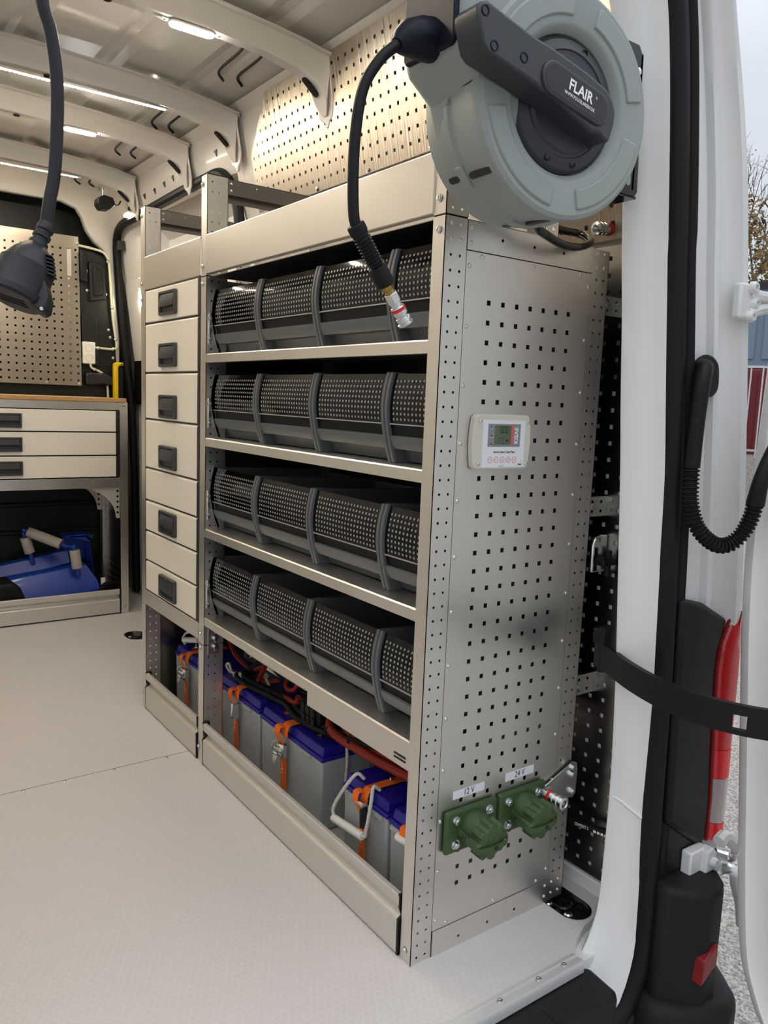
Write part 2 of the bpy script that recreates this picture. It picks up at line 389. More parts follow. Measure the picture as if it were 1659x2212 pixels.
scatter('screw', SCR_Z, [(-0.513, 1.19, -0.002), (-0.398, 1.19, -0.002), (-0.25, 1.19, -0.002), (-0.082, 1.19, -0.002)], fl)
MB().box(-1.3, 0.62, -0.17, 3.6, -0.60, -0.022).obj('subfloor', 'van_white', fl)

# ceiling: pressed roof skin with swages, cross ribs
prof = []
for k in range(47):
    x = -1.06 + k * (1.43 / 46); s = (x + 0.345) / 0.715
    z = 2.288 - 0.045 * s * s + (0.009 if (k % 9) in (4, 5) else 0)
    prof.append((x, z))
ys = [-0.10, 3.55]
ce = MB().rings([[V((x, y, z)) for x, z in prof] + [V((x, y, z + 0.012)) for x, z in reversed(prof)] for y in ys]).obj('ceiling', 'van_paint', kind='structure', ang=5)
def rib(yc, name='roof_rib'):
    m = MB(); rs = []
    R_ = [(.345, 2.186, .024), (.505, 2.172, .024), (.628, 2.150, .026), (.69, 2.122, .032), (.717, 2.078, .038), (.731, 2.045, .018)]
    S_ = [(-.345 - a_, z_, h_) for a_, z_, h_ in reversed(R_)] + [(-.345, 2.188, .024)] + [(-.345 + a_, z_, h_) for a_, z_, h_ in R_]
    S_ = [(x, z + (0.0 if abs(x + .345) > .4 else -.004 if abs(x + .345) > .1 else 0), h_) for x, z, h_ in S_]
    for x, zb, hw in S_:
        zt = min(2.262 - 0.05 * ((x + .345) / .715) ** 2, 2.262)
        if x > .33 or x < -1.02: zt = 2.215 - (abs(x + .345) - .66) * .2
        rs.append([V((x, yc - .055 - (hw - .024), zt)), V((x, yc - .055 - (hw - .024), zt - .006)), V((x, yc - .040 - (hw - .024), zt - .008)), V((x, yc - hw, zb + .012)), V((x, yc - hw + .006, zb)),
                   V((x, yc + hw - .006, zb)), V((x, yc + hw, zb + .012)), V((x, yc + .040 + (hw - .024), zt - .008)), V((x, yc + .055 + (hw - .024), zt - .006)), V((x, yc + .055 + (hw - .024), zt))])
    r = m.rings(rs).obj(name, 'van_paint', ce, ang=40)
    # lightening holes: their inner shade put in as charcoal rings on the rib
    for x in (-0.9, -0.62, -0.28, 0.16):
        b = MB(); b.lathe((x, yc + 0.003, 2.1845 - abs(x + .345) * .012), (0, 0, -1), [(.012, 0), (.012, .003), (.010, .0032), (.009, .0005)], 12); b.obj('hole_rim', 'charcoal', r)
    ff = Fr((.386, yc, 2.10), (0, -1, 0), (-.19, 0, 1))
    m2 = MB().prism(ff, [(-.050, .10), (-.048, -.03), (-.036, -.060), (-.016, -.072), (-.006, -.090), (.006, -.090), (.016, -.072), (.036, -.060), (.048, -.03), (.050, .10)], -.004, .004); m2.obj('foot_plate', 'van_paint', r, bev=.004, seg=2)
    d = V((.358 - .300, 0, 2.092 - 2.140)).normalized()
    F = Fr((.333, yc, 2.1175), d, (0, 1, 0)); F.w = -F.w if F.w.z > 0 else F.w
    MB().prism(F, [(p[1], p[0]) for p in capsule(0, 0, .010, -.034, .034, 6)], -0.004, 0.0045).obj('slot', 'black_plastic', r)  # dark inset plate stands in for the shade of an open slot
    return r
RIBY = [1.09, 1.745, 2.225, 2.90, 3.44]
for y in (0.45,): rib(y)
for y in RIBY: rib(y)
# pressed wiring channels and cables along the roof edge
for yc in RIBY[:4]:
    for k, x in enumerate((0.20, 0.27)):
        MB().tube(spline([(x - .05, yc + .12, 2.262), (x, yc + .20, 2.256), (x + .01, yc + .40, 2.252), (x + .05, yc + .46, 2.246)], 5), 0.005, 6).obj('wire', 'black_rubber', ce)

# right wall: painted skin behind the racking, leaning in towards the roof
def wall_ring(y, sgn=1):
    P = [(.549, -.05), (.549, 1.2), (.545, 1.52), (.462, 1.86), (.402, 2.12), (.388, 2.20), (.352, 2.232)]
    pts = P + [(x + .02, z + .005) for x, z in reversed(P)]
    return [V((x, y, z)) if sgn > 0 else V((-.69 - x, y, z)) for x, z in pts]
wr = MB().rings([wall_ring(-0.085), wall_ring(1.80)]).obj('wall_right', 'van_paint', kind='structure', ang=25)
def rail_ring(y):
    P = [(.43, 2.03), (.402, 2.12), (.388, 2.20), (.352, 2.232)]
    return [V((x, y, z)) for x, z in P + [(x + .03, z + .005) for x, z in reversed(P)]]
MB().rings([rail_ring(1.80), rail_ring(3.60)]).obj('roof_rail', 'van_paint', wr, ang=25)
MB().rings([[V((x, y, z)) for x, z in ((.575, -.05), (.575, 1.2), (.548, 1.55), (.45, 1.95), (.43, 2.03), (.47, 2.03), (.60, 1.55), (.62, -.05))] for y in (3.40, 3.60)]).obj('side_pillar', 'van_paint', wr, ang=25)
MB().box(.40, .66, .05, .06, -.3, -.25).box(.64, .655, .10, 3.7, -.3, 2.30).box(-1.36, .655, -.05, 3.7, 2.315, 2.33).box(-1.36, -1.34, -.05, 3.7, -.3, 2.33).obj('outer_skin', 'van_white', wr)
MB().box(.530, .548, -0.085, 1.8, -0.005, 0.035).obj('wall_foot', 'van_white', wr, bev=.004)
for k, (y, z) in enumerate([(1.95, 2.125), (2.33, 2.12), (2.42, 2.12), (2.53, 2.115), (2.66, 2.11), (2.80, 2.11), (3.05, 2.09)]):     # arrow shaped clip holes of the rail
    F = Fr((.4005 - (z - 2.12) * .2, y, z), (0, -1, 0), (-.2, 0, 1))
    MB().prism(F, [(-.014, .010), (.014, .012), (.004, -.014)], -.002, .0012).obj('clip_hole', 'charcoal', wr)
MB().box(.5405, .5485, -.084, .30, .035, 1.24).obj('inner_skin', 'van_white', wr)
wl = MB().rings([wall_ring(-0.085, -1), wall_ring(3.6, -1)]).obj('wall_left', 'van_white', kind='structure', ang=25)

# sliding side door seen between the drawer column and the workbench
sd = MB().box(.585, .625, 1.80, 3.42, .0, 1.99).obj('door_2', 'door_inner_white', kind='structure', bev=.012)
MB().rings([[V((x, y, z)) for x, z in ((.56, 1.25), (.545, 1.30), (.49, 1.75), (.50, 1.80), (.585, 1.80), (.585, 1.25))] for y in (3.0, 3.38)]).obj('inner_frame', 'door_inner_white', sd, bev=.008)
MB().rings([[V((x, y, z)) for x, z in ((.59, 1.80), (.585, 1.95), (.47, 2.06), (.45, 2.10), (.50, 2.12), (.63, 1.98), (.63, 1.80))] for y in (1.80, 3.42)]).obj('upper_frame', 'van_paint', sd, ang=25)
MB().rings([[V((x, y, z)) for x, z in ((.60, 1.65), (.505, 1.70), (.462, 1.98), (.452, 2.06), (.60, 2.08))] for y in (2.95, 3.39)]).obj('inner_frame', 'door_inner_white', sd, bev=.008)
MB().box(.425, .462, 3.28, 3.315, 1.925, 1.975).obj('latch_keep', 'charcoal', sd, bev=.004)
MB().box(.54, .585, 3.12, 3.40, 1.10, 1.45).obj('door_pull', 'black_plastic', sd, bev=.03, seg=4)
MB().box(.555, .585, 1.85, 3.3, .10, 1.02).obj('door_card', 'cab_black', sd, bev=.01)
# the black rubber seal round the side door opening
P = [(.47, 1.80, 1.2), (.44, 1.80, 1.80), (.425, 1.83, 1.95), (.42, 1.93, 2.045), (.42, 2.12, 2.058), (.42, 2.6, 2.052), (.42, 3.0, 2.045), (.42, 3.17, 2.042), (.425, 3.28, 2.02), (.435, 3.345, 1.95), (.45, 3.365, 1.80), (.47, 3.375, 1.53), (.515, 3.37, 1.15), (.53, 3.36, .80), (.53, 3.34, .40), (.53, 3.32, 0.02)]
MB().tube(spline(P, 6), 0.022, 10).obj('trim_2', 'black_rubber', kind='structure')

# front end: the cab bulkhead
wf = MB().box(-1.3, 0.62, 3.60, 3.64, -.05, 2.32).obj('wall_front', 'cab_black', kind='structure')  # black wall stands in for the dark cab interior behind the opening
# painted frame with the rounded opening above the bulkhead
o_ = [(-1.3, 2.32), (0.46, 2.32), (0.46, 0.4), (0.405, 0.4), (0.405, 1.88), (0.375, 1.93), (0.325, 1.965), (0.285, 2.02), (0.262, 2.085), (0.235, 2.125), (0.16, 2.15), (-1.3, 2.15)]
MB().prism(FY(3.40), o_, -.03, .02).obj('cab_frame', 'van_paint', wf, bev=.012, seg=3)
MB().prism(FY(3.345), [(-1.25, 0), (.44, 0), (.44, 1.16), (.42, 1.55), (.38, 1.885), (.23, 1.93), (-1.25, 1.93)], -.05, 0).obj('bulkhead', 'cab_black', wf, bev=.01)
for z in (.25, .40, .55, .66): MB().box(-1.2, .36, 3.322, 3.35, z - .012, z + .012).obj('bulkhead_swage', 'cab_black', wf, bev=.008)
MB().prism(FY(3.335), [(.285, 1.64), (.375, 1.66), (.37, 1.82), (.345, 1.845), (.28, 1.85)], -.02, .006).obj('moulded_panel', 'cab_black', wf, bev=.006, seg=3)
MB().prism(FY(3.335), [(.30, 1.665), (.36, 1.68), (.352, 1.80), (.335, 1.825), (.30, 1.83)], -.02, .012).obj('moulded_pocket', 'black_plastic', wf, bev=.012, seg=3)
MB().prism(FY(3.335), [(.24, 1.30), (.335, 1.30), (.325, 1.56), (.24, 1.57)], -.02, .007).obj('moulded_panel', 'cab_black', wf, bev=.006, seg=3)
MB().box(.235, .265, 3.30, 3.345, 1.74, 1.90).obj('latch_block', 'black_plastic', wf, bev=.004)
MB().rings([[V((x, y, z)) for x, z in ((.25, 1.195), (.40, 1.195), (.405, 1.24), (.36, 1.265), (.25, 1.262))] for y in (3.345, 3.305)]).obj('bulkhead_grip', 'black_gloss', wf, bev=.012, seg=3)
scatter('screw', SCR_Y, [(.262 + .012, 3.343, 1.80), (.275, 3.343, 1.70), (.375, 3.343, 1.69), (.395, 3.343, 1.46), (.41, 3.343, 1.35), (.425, 3.343, 1.30), (.385, 3.343, 1.50), (.43, 3.343, 1.18), (.43, 3.343, .98), (.435, 3.343, .90), (.40, 3.343, .60)], wf)

# rear sill: aluminium nosing and black step cover
st = MB().rings([[V((x, y, z)) for y, z in ((-.160, 0), (-.160, .003), (-.168, .0042), (-.172, .0030), (-.178, .0030), (-.182, .0045), (-.190, .0040), (-.193, -.004), (-.193, -.022), (-.188, -.022), (-.188, 0))] for x in (-1.24, .322)]).obj('trim_3', 'sill_aluminium', kind='structure', ang=25)
scatter('screw', SCR_Z, [(x, -.175, .002) for x in (.277, .20, .09, -.12, -.33, -.54, -.75)], st)
sp = MB().prism(FZ(0), [(-1.24, -.190), (.345, -.175), (.352, -.19), (.345, -.262), (.325, -.28), (-1.24, -.295)], -.12, -.026).obj('trim_4', 'bumper_plastic', kind='structure', bev=.012, seg=3)
MB().lathe((.296, -.228, -.027), (0, 0, 1), [(.016, -.002), (.018, .001), (.015, .0014), (.013, -.001), (.006, -.001), (.006, .001), (.003, .0012)], 20).obj('plug', 'black_plastic', sp)
for x in (.17, -.1): MB().box(x - .001, x + .001, -.292, -.19, -.0265, -.0255).obj('groove', 'black_gloss', sp)

# ------------------------------------------------------------------ right rear pillar, weather strip, outer channel
def resample(P, n):
    P = [V(p) for p in P]; d = [0]
    for a, b in zip(P, P[1:]): d.append(d[-1] + (b - a).length)
    out = []
    for k in range(n):
        t = d[-1] * k / (n - 1); i = 0
        while i < len(d) - 2 and d[i + 1] < t: i += 1
        f = (t - d[i]) / max(d[i + 1] - d[i], 1e-9); out.append(P[i].lerp(P[i + 1], min(f, 1)))
    return out
A2 = [(.150, 2.14), (.175, 2.06), (.231, 1.893), (.243, 1.861), (.304, 1.59), (.319, 1.467), (.335, 1.345), (.351, 1.189), (.365, 1.072), (.378, .936), (.392, .782), (.408, .598), (.418, .42), (.42, .332), (.419, .234), (.415, .099), (.406, .05), (.388, .006), (.367, -.024)]
B2 = [(.225, 2.14), (.25, 2.06), (.306, 1.894), (.337, 1.734), (.366, 1.518), (.371, 1.466), (.388, 1.33), (.405, 1.192), (.422, 1.046), (.431, .896), (.436, .831), (.447, .652), (.451, .552), (.455, .35), (.462, .2), (.465, .149), (.466, .029), (.463, -.022), (.445, -.083), (.417, -.13), (.394, -.147), (.33, -.165)]
C2 = [(.285, 2.16), (.31, 2.08), (.375, 1.915), (.414, 1.708), (.441, 1.506), (.441, 1.476), (.472, 1.253), (.494, 1.045), (.511, .828), (.514, .768), (.524, .624), (.527, .479), (.538, .266), (.545, .051), (.542, -.035), (.528, -.137), (.486, -.201), (.42, -.225), (.33, -.235)]
D2 = [(.36, 2.17), (.39, 2.09), (.444, 1.922), (.509, 1.742), (.546, 1.611), (.574, 1.471), (.600, 1.333), (.65, 1.015), (.676, .815), (.684, .749), (.70, .5), (.71, 0), (.70, -.2)]
def smooth(L, k=3):
    return spline([(p[0], 0, p[1]) for p in L], k)
def at_y(L, y): return [V((p.x, y, p.z)) for p in L]
n = 70
A = resample(at_y(smooth(A2), -.150), n); B = resample(at_y(smooth(B2), -.208), n); Cc = resample(at_y(smooth(C2), -.21), n); D = resample(at_y(smooth(D2), -.25), n)
# B and C end lower than A: match by height where they overlap
def by_z(src, ref, y):
    out = []
    for p in ref:
        best = min(range(len(src) - 1), key=lambda i: 0 if (src[i].z >= p.z >= src[i + 1].z) else min(abs(src[i].z - p.z), abs(src[i + 1].z - p.z)) + .001)
        a, b = src[best], src[best + 1]; t = 0.5 if abs(a.z - b.z) < 1e-6 else max(0, min(1, (a.z - p.z) / (a.z - b.z)))
        q = a.lerp(b, t); out.append(V((q.x, y, q.z)))
    return out
AB = [a for a in A]
tp = trimless = thing('wall_rear', '', '', (0, 0, 0), kind='structure')
secs = []
for i in range(n):
    a, b = AB[i], B[i]
    e = (b - a).normalized()
    back = V((.16, .075, 0)) if a.z > .05 else V((.16, .05, 0))
    secs.append([a + back, a + V((.012, .012, 0)), a + V((.001, .003, 0)), a + e * .006 + V((0, -.004, 0)), a.lerp(b, .55) + V((0, -.006, 0)), a.lerp(b, .80) + V((0, -.004, 0)), a.lerp(b, .86) + V((0, -.010, 0)), b + V((.0, -.012, 0)), b + V((.03, 0, 0)), b + V((.06, .05, 0))])
pil = MB().rings(secs).obj('rear_pillar', 'van_white', tp, ang=50)
# pressed step across the foot of the pillar
MB().tube(spline([(.4225, -.1535, .334), (.4285, -.166, .330), (.441, -.189, .315), (.4525, -.211, .301)], 5), .0030, 8).obj('pillar_crease', 'van_white', pil)
secs = []
for i in range(n):
    b, c = B[i], Cc[i]
    L_ = lambda t, y: b.lerp(c, t) + V((0, y, 0))
    secs.append([L_(-.06, .0), L_(-.02, -.018), L_(.10, -.030), L_(.30, -.033), L_(.44, -.024), L_(.48, -.014), L_(.54, -.014), L_(.58, -.024), L_(.72, -.030), L_(.86, -.024), L_(.90, -.012), L_(1.0, -.010), L_(1.0, .02), L_(.5, .03)])
MB().rings(secs).obj('trim_1', 'black_rubber', kind='structure', ang=60)
secs = []
C_ = by_z(Cc, D, -.21)
for i in range(n):
    c, d = C_[i], D[i]
    L_ = lambda t, y: c.lerp(d, t) + V((0, y, 0))
    secs.append([L_(-.15, .06), L_(-.12, 0.0), L_(.05, .004), L_(.36, .010), L_(.41, .012), L_(.44, -.002), L_(.50, -.004), L_(.54, .012), L_(.78, .006), L_(.86, -.012), L_(.95, -.013), L_(1.0, -.004), L_(1.0, .01) + V((.016, 0.02, 0)), V((max(d.x + .04, .62), .12, d.z)), V((max(d.x, .60), .12, d.z)), L_(.6, .06)])
ch = MB().rings(secs).obj('outer_channel', 'van_white', tp, ang=40)
MB().tube([(.562, -.2235, 1.202), (.582, -.2235, 1.069), (.600, -.2235, .919), (.613, -.2235, .769)], [.004, .0065, .0065, .005], 8).obj('channel_bead', 'van_white', ch)
# black filler panel behind the tail light, lower body corner
MB().prism(FY(-.235), [(.478, .79), (.56, .772), (.655, .725), (.640, .69), (.628, .655), (.626, .60), (.64, .435), (.655, .30), (.655, .20), (.62, .205), (.50, .285), (.49, .5)], -.05, .012).obj('corner_trim', 'black_plastic', tp, bev=.012, seg=3)
MB().prism(FY(-.228), [(.505, .29), (.62, .21), (.66, .20), (.66, .09), (.60, .07), (.515, .12), (.505, .2)], -.05, .008).obj('corner_trim', 'black_plastic', tp, bev=.006)
MB().prism(FZ(0), [(.50, -.15), (.485, -.262), (.52, -.300), (.56, -.330), (.60, -.330), (.63, -.312), (.72, -.20), (.76, .3), (.66, .3), (.62, -.1)], -.52, .152).obj('bumper', 'bumper_plastic', tp, bev=.014, seg=3)
MB().prism(FZ(0), [(.46, -.19), (.455, -.27), (.50, -.32), (.60, -.372), (.66, -.36), (.76, -.22), (.80, .3), (.62, .3)], -.52, -.11).obj('bumper', 'bumper_plastic', tp, bev=.03, seg=4)
MB().prism(FY(-.331), [(.541, .002), (.578, .026), (.590, .026), (.590, -.026), (.575, -.030), (.537, -.055)], -.02, .006).obj('reflector', 'reflector_red', tp, bev=.003)
# a header over the rear opening
MB().box(-1.15, .30, -.22, -.09, 2.10, 2.33).obj('header', 'van_white', tp, bev=.02)
MB().prism(FY(-.15), [(-.69 - .235, 2.14), (-.69 - .231, 1.893), (-.69 - .335, 1.345), (-.69 - .42, .332), (-.69 - .367, -.024), (-.69 - .6, -.024), (-.69 - .6, 2.14)], -.06, .06).obj('left_pillar', 'van_white', tp)

# ------------------------------------------------------------------ rear door, open, at the right edge
dr = thing('door_1', '', '', (.58, -.32, 0), kind='structure')
E_ = [(-.318, 1.75), (-.316, 1.40), (-.314, 1.258), (-.309, 1.083), (-.308, .902), (-.316, .741), (-.329, .595), (-.347, .398), (-.366, .199), (-.386, .05), (-.41, -.02), (-.446, -.083), (-.52, -.14), (-.62, -.16)]
E3 = spline([(0, y, z) for y, z in E_], 4)
edge = [(p.y, p.z) for p in E3]
def ring_at(x, off, sh): return [V((x, y - off, z)) for y, z in edge]
secs = []
for y, z in edge:
    secs.append([V((.69, y + .006, z)), V((.655, y + .012, z)), V((.615, y + .010, z)), V((.590, y + .004, z)), V((.580, y - .004, z)), V((.574, y - .022, z)), V((.582, y - .034, z)), V((.584, y - .080, z)), V((.568, y - .105, z)), V((.568, -1.15, z)), V((.69, -1.15, z))])
MB().rings(secs).obj('door_panel', 'van_white', dr, ang=45)
def hinge(name, z, par_lbl):
    t = MB().box(.535, .583, -.272, -.252, z - .036, z + .034).obj('door_hinge', 'van_white', dr, bev=.006, seg=3)
    for dz in (.026, -.004, -.03): MB().lathe((.570 if abs(dz) > .01 else .580, -.272, z + dz), (0, -1, 0), [(.012, 0), (.012, .006), (.009, .012), (.0055, .012), (.0055, .007)], 14).obj('bolt', 'van_white', t)
    for dz in (.016, -.022): MB().tube(spline([(.575, -.268, z + dz), (.600, -.285, z + dz * .6), (.612, -.305, z + dz * .6)], 4), .011, 8).obj('hinge_lug', 'van_white', t)
    MB().cyl((.612, -.306, z - .034), (.612, -.306, z + .034), .010, n=12).obj('hinge_pin', 'zinc', t)
    MB().box(.606, .70, -.318, -.296, z - .012, z + .010).obj('hinge_arm', 'van_white', t, bev=.004)
    m = MB(); m.prism(Fr((.60, -.318, z), (1, 0, 0), (0, 0, 1)), [(-.012, .028), (.02, .042), (.10, .048), (.10, -.046), (-.02, -.046), (-.02, -.030), (.0, -.026)], -.006, .012); m.obj('door_leaf', 'van_white', t, bev=.006, seg=3)
    return t
hinge('door_hinge', 1.396, '')
h2 = MB().box(.575, .64, -.262, -.236, .108, .203).obj('door_hinge', 'van_white', dr, bev=.004)
MB().prism(FY(-.27), [(.618, .20), (.640, .205), (.655, .19), (.66, .13), (.65, .105), (.634, .098), (.612, .11)], -.02, .006).obj('hinge_plate', 'van_white', h2, bev=.004, seg=3)
for x, z in ((.640, .172), (.652, .160), (.638, .122)): MB().lathe((x, -.276, z), (0, -1, 0), [(.012, 0), (.012, .006), (.009, .011), (.0055, .011), (.0055, .007)], 14).obj('bolt', 'van_white', h2)
MB().tube(spline([(.655, -.27, .185), (.675, -.285, .178), (.68, -.30, .185), (.66, -.315, .215)], 4), .011, 8).obj('hinge_lug', 'zinc', h2)
MB().tube(spline([(.652, -.27, .132), (.672, -.285, .150), (.70, -.30, .140), (.72, -.31, .11)], 4), .012, 8).obj('hinge_lug', 'zinc', h2)
MB().tube(spline([(.605, -.305, .245), (.63, -.305, .25), (.67, -.315, .215), (.72, -.32, .175)], 4), .015, 8).obj('hinge_arm', 'van_white', h2)
MB().prism(FY(-.312), [(.66, .155), (.70, .145), (.74, .10), (.74, .0), (.715, .0), (.70, .06), (.67, .12)], -.01, .012).obj('door_leaf', 'van_white', h2, bev=.006, seg=3)

# tail light
tl = thing('tail_light', 'tall red tail light with clear lower lens on body corner', 'tail light', (.65, -.24, .2))
TL = [(.677, .750), (.655, .712), (.638, .675), (.630, .62), (.645, .435), (.657, .31), (.657, .205)]; TR = [(.678, .76), (.690, .68), (.694, .584), (.695, .442), (.697, .34), (.697, .232)]
def lens(z0, z1, m, nm, proud):
    def ipx(L_, z):
        for (x0, a), (x1, b) in zip(L_, L_[1:]):
            if a >= z >= b: return x0 + (x1 - x0) * (a - z) / (a - b)
        return L_[0][0] if z > L_[0][1] else L_[-1][0]
    zs = frange(z1, z0, 10); rs = []
    for z in zs:
        l = ipx(TL, z); r = ipx(TR, z)
        rs.append([V((l, -.205, z)), V((l, -.238, z)), V((l + .004, -.252 - proud, z)), V((l + (r - l) * .5, -.264 - proud, z)), V((r - .004, -.262 - proud, z)), V((r + .014, -.235, z)), V((r + .03, -.18, z)), V((l + .02, -.18, z))])
    MB().rings(rs).obj(nm, m, tl, ang=50)
lens(.425, .745, 'lens_red', 'red_lens', 0); lens(.355, .424, 'lens_red_bright', 'red_lens', .001); lens(.247, .354, 'lens_clear', 'clear_lens', 0); lens(.206, .246, 'lens_red_bright', 'red_lens', .001)
MB().tube([(a - .003, -.246, z) for a, z in TL], .004, 6).obj('lens_frame', 'reflector_red', tl)

# cable conduit between pillar and door
cd = thing('cable_conduit', 'black corrugated cable conduit sagging between pillar and rear door', 'conduit', (.45, -.25, 1.2))
bp_ = [(x + .050, z) for x, z in [(.404, 1.262), (.417, 1.279), (.441, 1.287), (.466, 1.281), (.482, 1.264), (.486, 1.224), (.472, 1.206), (.455, 1.203), (.43, 1.20), (.404, 1.215)]]
bp_ = [(p.x, p.z) for p in spline([(x, 0, z) for x, z in bp_], 4, True)]
MB().prism(FY(-.230), bp_, 0, .014).obj('boot_flange', 'black_rubber', cd, bev=.006, seg=3)
MB().tube(spline([(.482, -.236, 1.255), (.462, -.254, 1.258), (.443, -.264, 1.225), (.438, -.264, 1.14), (.438, -.263, 1.065)], 6), [.019 - .004 * min(1, i / 16) for i in range(25)], 14).obj('boot_sleeve', 'black_rubber', cd)
CP = [(.438, -.262, 1.068), (.436, -.265, 1.029), (.437, -.268, .995), (.449, -.280, .947), (.476, -.300, .917), (.503, -.315, .915), (.521, -.330, .936), (.524, -.345, .972), (.522, -.352, 1.005)]
pth = resample(spline(CP, 8), 150)
MB().tube(pth, [.0140 + .0022 * (1 if (i % 4) < 2 else -1) for i in range(150)], 14).obj('corrugated_tube', 'black_rubber', cd, ang=60)
MB().tube(spline([(.522, -.352, 1.0), (.517, -.36, 1.04), (.525, -.365, 1.08), (.548, -.366, 1.12), (.57, -.366, 1.15)], 6), [.0175 - .009 * i / 24 for i in range(25)], 14).obj('boot_sleeve', 'black_rubber', cd)

# black door check strap
bar = thing('door_stay', 'black curved flat door stay bar reaching past the tail light', 'door stay', (.38, -.2, .63))
ppl = spline([(.430, -.075, .635), (.412, -.125, .635), (.378, -.20, .633), (.356, -.28, .630), (.350, -.36, .628), (.366, -.43, .627), (.398, -.485, .626), (.46, -.55, .625), (.57, -.62, .625)], 6)
b = MB(); b.ribbon(ppl, (0, 0, 1), .056, .012); so = b.obj('bar', 'black_plastic', bar, bev=.003, seg=2)
cut_F = Fr((.3745, -.447, .622), V((.05, -.085, 0)), (0, 0, 1))
bpy.context.view_layer.update()
cutm = MB().fbox(cut_F, -.012, .012, -.014, .014, -.05, .05)
cutm.v = [(p[0] - .38, p[1] + .2, p[2] - .63) for p in cutm.v]
so.modifiers.clear(); so.parent = None; cut(so, cutm); so.parent = bar
MB().cyl((.425, -.095, .60), (.425, -.095, .70), .010, n=12).obj('pivot', 'black_plastic', bar)
MB().box(.418, .46, -.088, -.070, .660, .695).obj('pivot_bracket', 'black_plastic', bar, bev=.004)

# =================================================================== outdoors
gd = MB().box(-40, 60, -40, 60, -.70, -.62).obj('ground', 'asphalt', kind='structure', smooth=False)
yv = V((.885, .466, 0)); px_ = V((.466, -.885, 0))
def outp(d, s, z): return V((-.96, -1.17, 0)) + yv * d + px_ * s + V((0, 0, z))
FO = lambda d, z=0: Fr(outp(d, 0, z), px_, (0, 0, 1), -yv)
MB().fbox(FO(16.3), -12, 14, -.66, .40, -40, 0).obj('bank', 'asphalt', gd, smooth=False)
fe = thing('metal_fence', 'galvanised mesh fence with upright rails in front of red container', 'fence', outp(16.6, 0, .4))
for s in (-.02,):
    MB().fbox(FO(16.6), -3, 3, 2.06, 2.11, -.02, .02).obj('rail', 'galvanised', fe); MB().fbox(FO(16.6), -3, 3, .50, .54, -.02, .02).obj('rail', 'galvanised', fe)
fb = MB().fbox(FO(16.6), -.014, .014, .40, 2.08, -.014, .014).mesh('upright', 'galvanised', org=tuple(outp(16.6, 0, .4)))
for k in range(-14, 15):
    o = link(fb, 'upright', fe); o.location = px_ * (k * .205)
rc = thing('shipping_container', 'dark red container standing behind the mesh fence', 'container', outp(17.6, 0, .4))
MB().fbox(FO(17.6), -3, 3, .38, 2.10, -2.4, 0).obj('body', 'container_red', rc, bev=.03)
for k in range(20): MB().fbox(FO(17.6), -2.9 + k * .3, -2.75 + k * .3, .5, 2.0, 0, .04).obj('corrugation', 'container_red', rc)
bc = thing('shipping_container', 'grey blue container stacked on the red one', 'container', outp(17.7, 0, 2.1))
MB().fbox(FO(17.7), -3, 3, 2.14, 3.72, -2.4, 0).obj('body', 'container_blue', bc, bev=.03)
for k in range(20): MB().fbox(FO(17.7), -2.9 + k * .3, -2.75 + k * .3, 2.3, 3.6, 0, .04).obj('corrugation', 'container_blue', bc)
MB().fbox(FO(17.7), -3.05, 3.05, 3.66, 3.80, -2.45, .05).obj('roof_rim', 'charcoal', bc)
def tree(c, h, r, leaf, nleaf, label, bare=False, zc=.55):
    t = thing('bare_tree' if bare else 'autumn_tree', label, 'tree', c, group='trees beyond the van')
    rnd = random.Random(int(h * 100))
    m = MB(); tips = []
    def grow(p, d, ln, rad, lv):
        e = p + d * ln; m.cyl(p, e, rad, rad * .65, 5 if lv > 1 else 8)
        if lv == 0: tips.append(e); return
        for k in range(4 if lv > 1 else 3):
            nd = (d + V((rnd.uniform(-1, 1), rnd.uniform(-1, 1), rnd.uniform(-.35, .7))) * .75).normalized()
            grow(p + d * ln * rnd.uniform(.55, 1), nd, ln * rnd.uniform(.55, .78), rad * .55, lv - 1)
            tips.append(e)
    grow(V(c), V((0, 0, 1)), h * .34, h * (.010 if bare else .022), 5 if bare else 3)
    m.obj('trunk', 'bark', t, smooth=False)
    q = MB()
    for k in range(nleaf):
        if bare: p = tips[rnd.randrange(len(tips))] + V((rnd.gauss(0, .12), rnd.gauss(0, .12), rnd.gauss(0, .12)))
        else:
            a, b_, e = rnd.uniform(0, 2 * PI), rnd.uniform(-1, 1), rnd.uniform(.45, 1) ** .5
            p = V(c) + V((0, 0, h * zc)) + V((math.cos(a) * (1 - b_ * b_) ** .5 * r, math.sin(a) * (1 - b_ * b_) ** .5 * r, b_ * h * .45)) * e
        d1 = V((rnd.uniform(-1, 1), rnd.uniform(-1, 1), rnd.uniform(-1, 1))).normalized(); d2 = d1.orthogonal().normalized(); s = rnd.uniform(.6, 1.3) * (.045 if bare else .085)
        q.add([p - d1 * s, p + d2 * s * .6, p + d1 * s, p - d2 * s * .6], [(0, 1, 2, 3)])
    me = q.mesh('foliage', leaf, smooth=False, org=tuple(c), fix=False); o = link(me, 'foliage', t); o['kind'] = 'stuff'
tree(outp(23, -1.65, .3), 6.6, 1.6, 'leaf_autumn', 5000, 'rust brown autumn tree directly behind the blue container')
tree(outp(27, .3, .3), 7.0, 1.9, 'leaf_green', 4500, 'olive green tree rising behind the rust brown tree')
tree(outp(36, -3.1, .3), 15.8, 3, 'leaf_autumn', 900, 'tall nearly bare tree against the pale sky', bare=True)

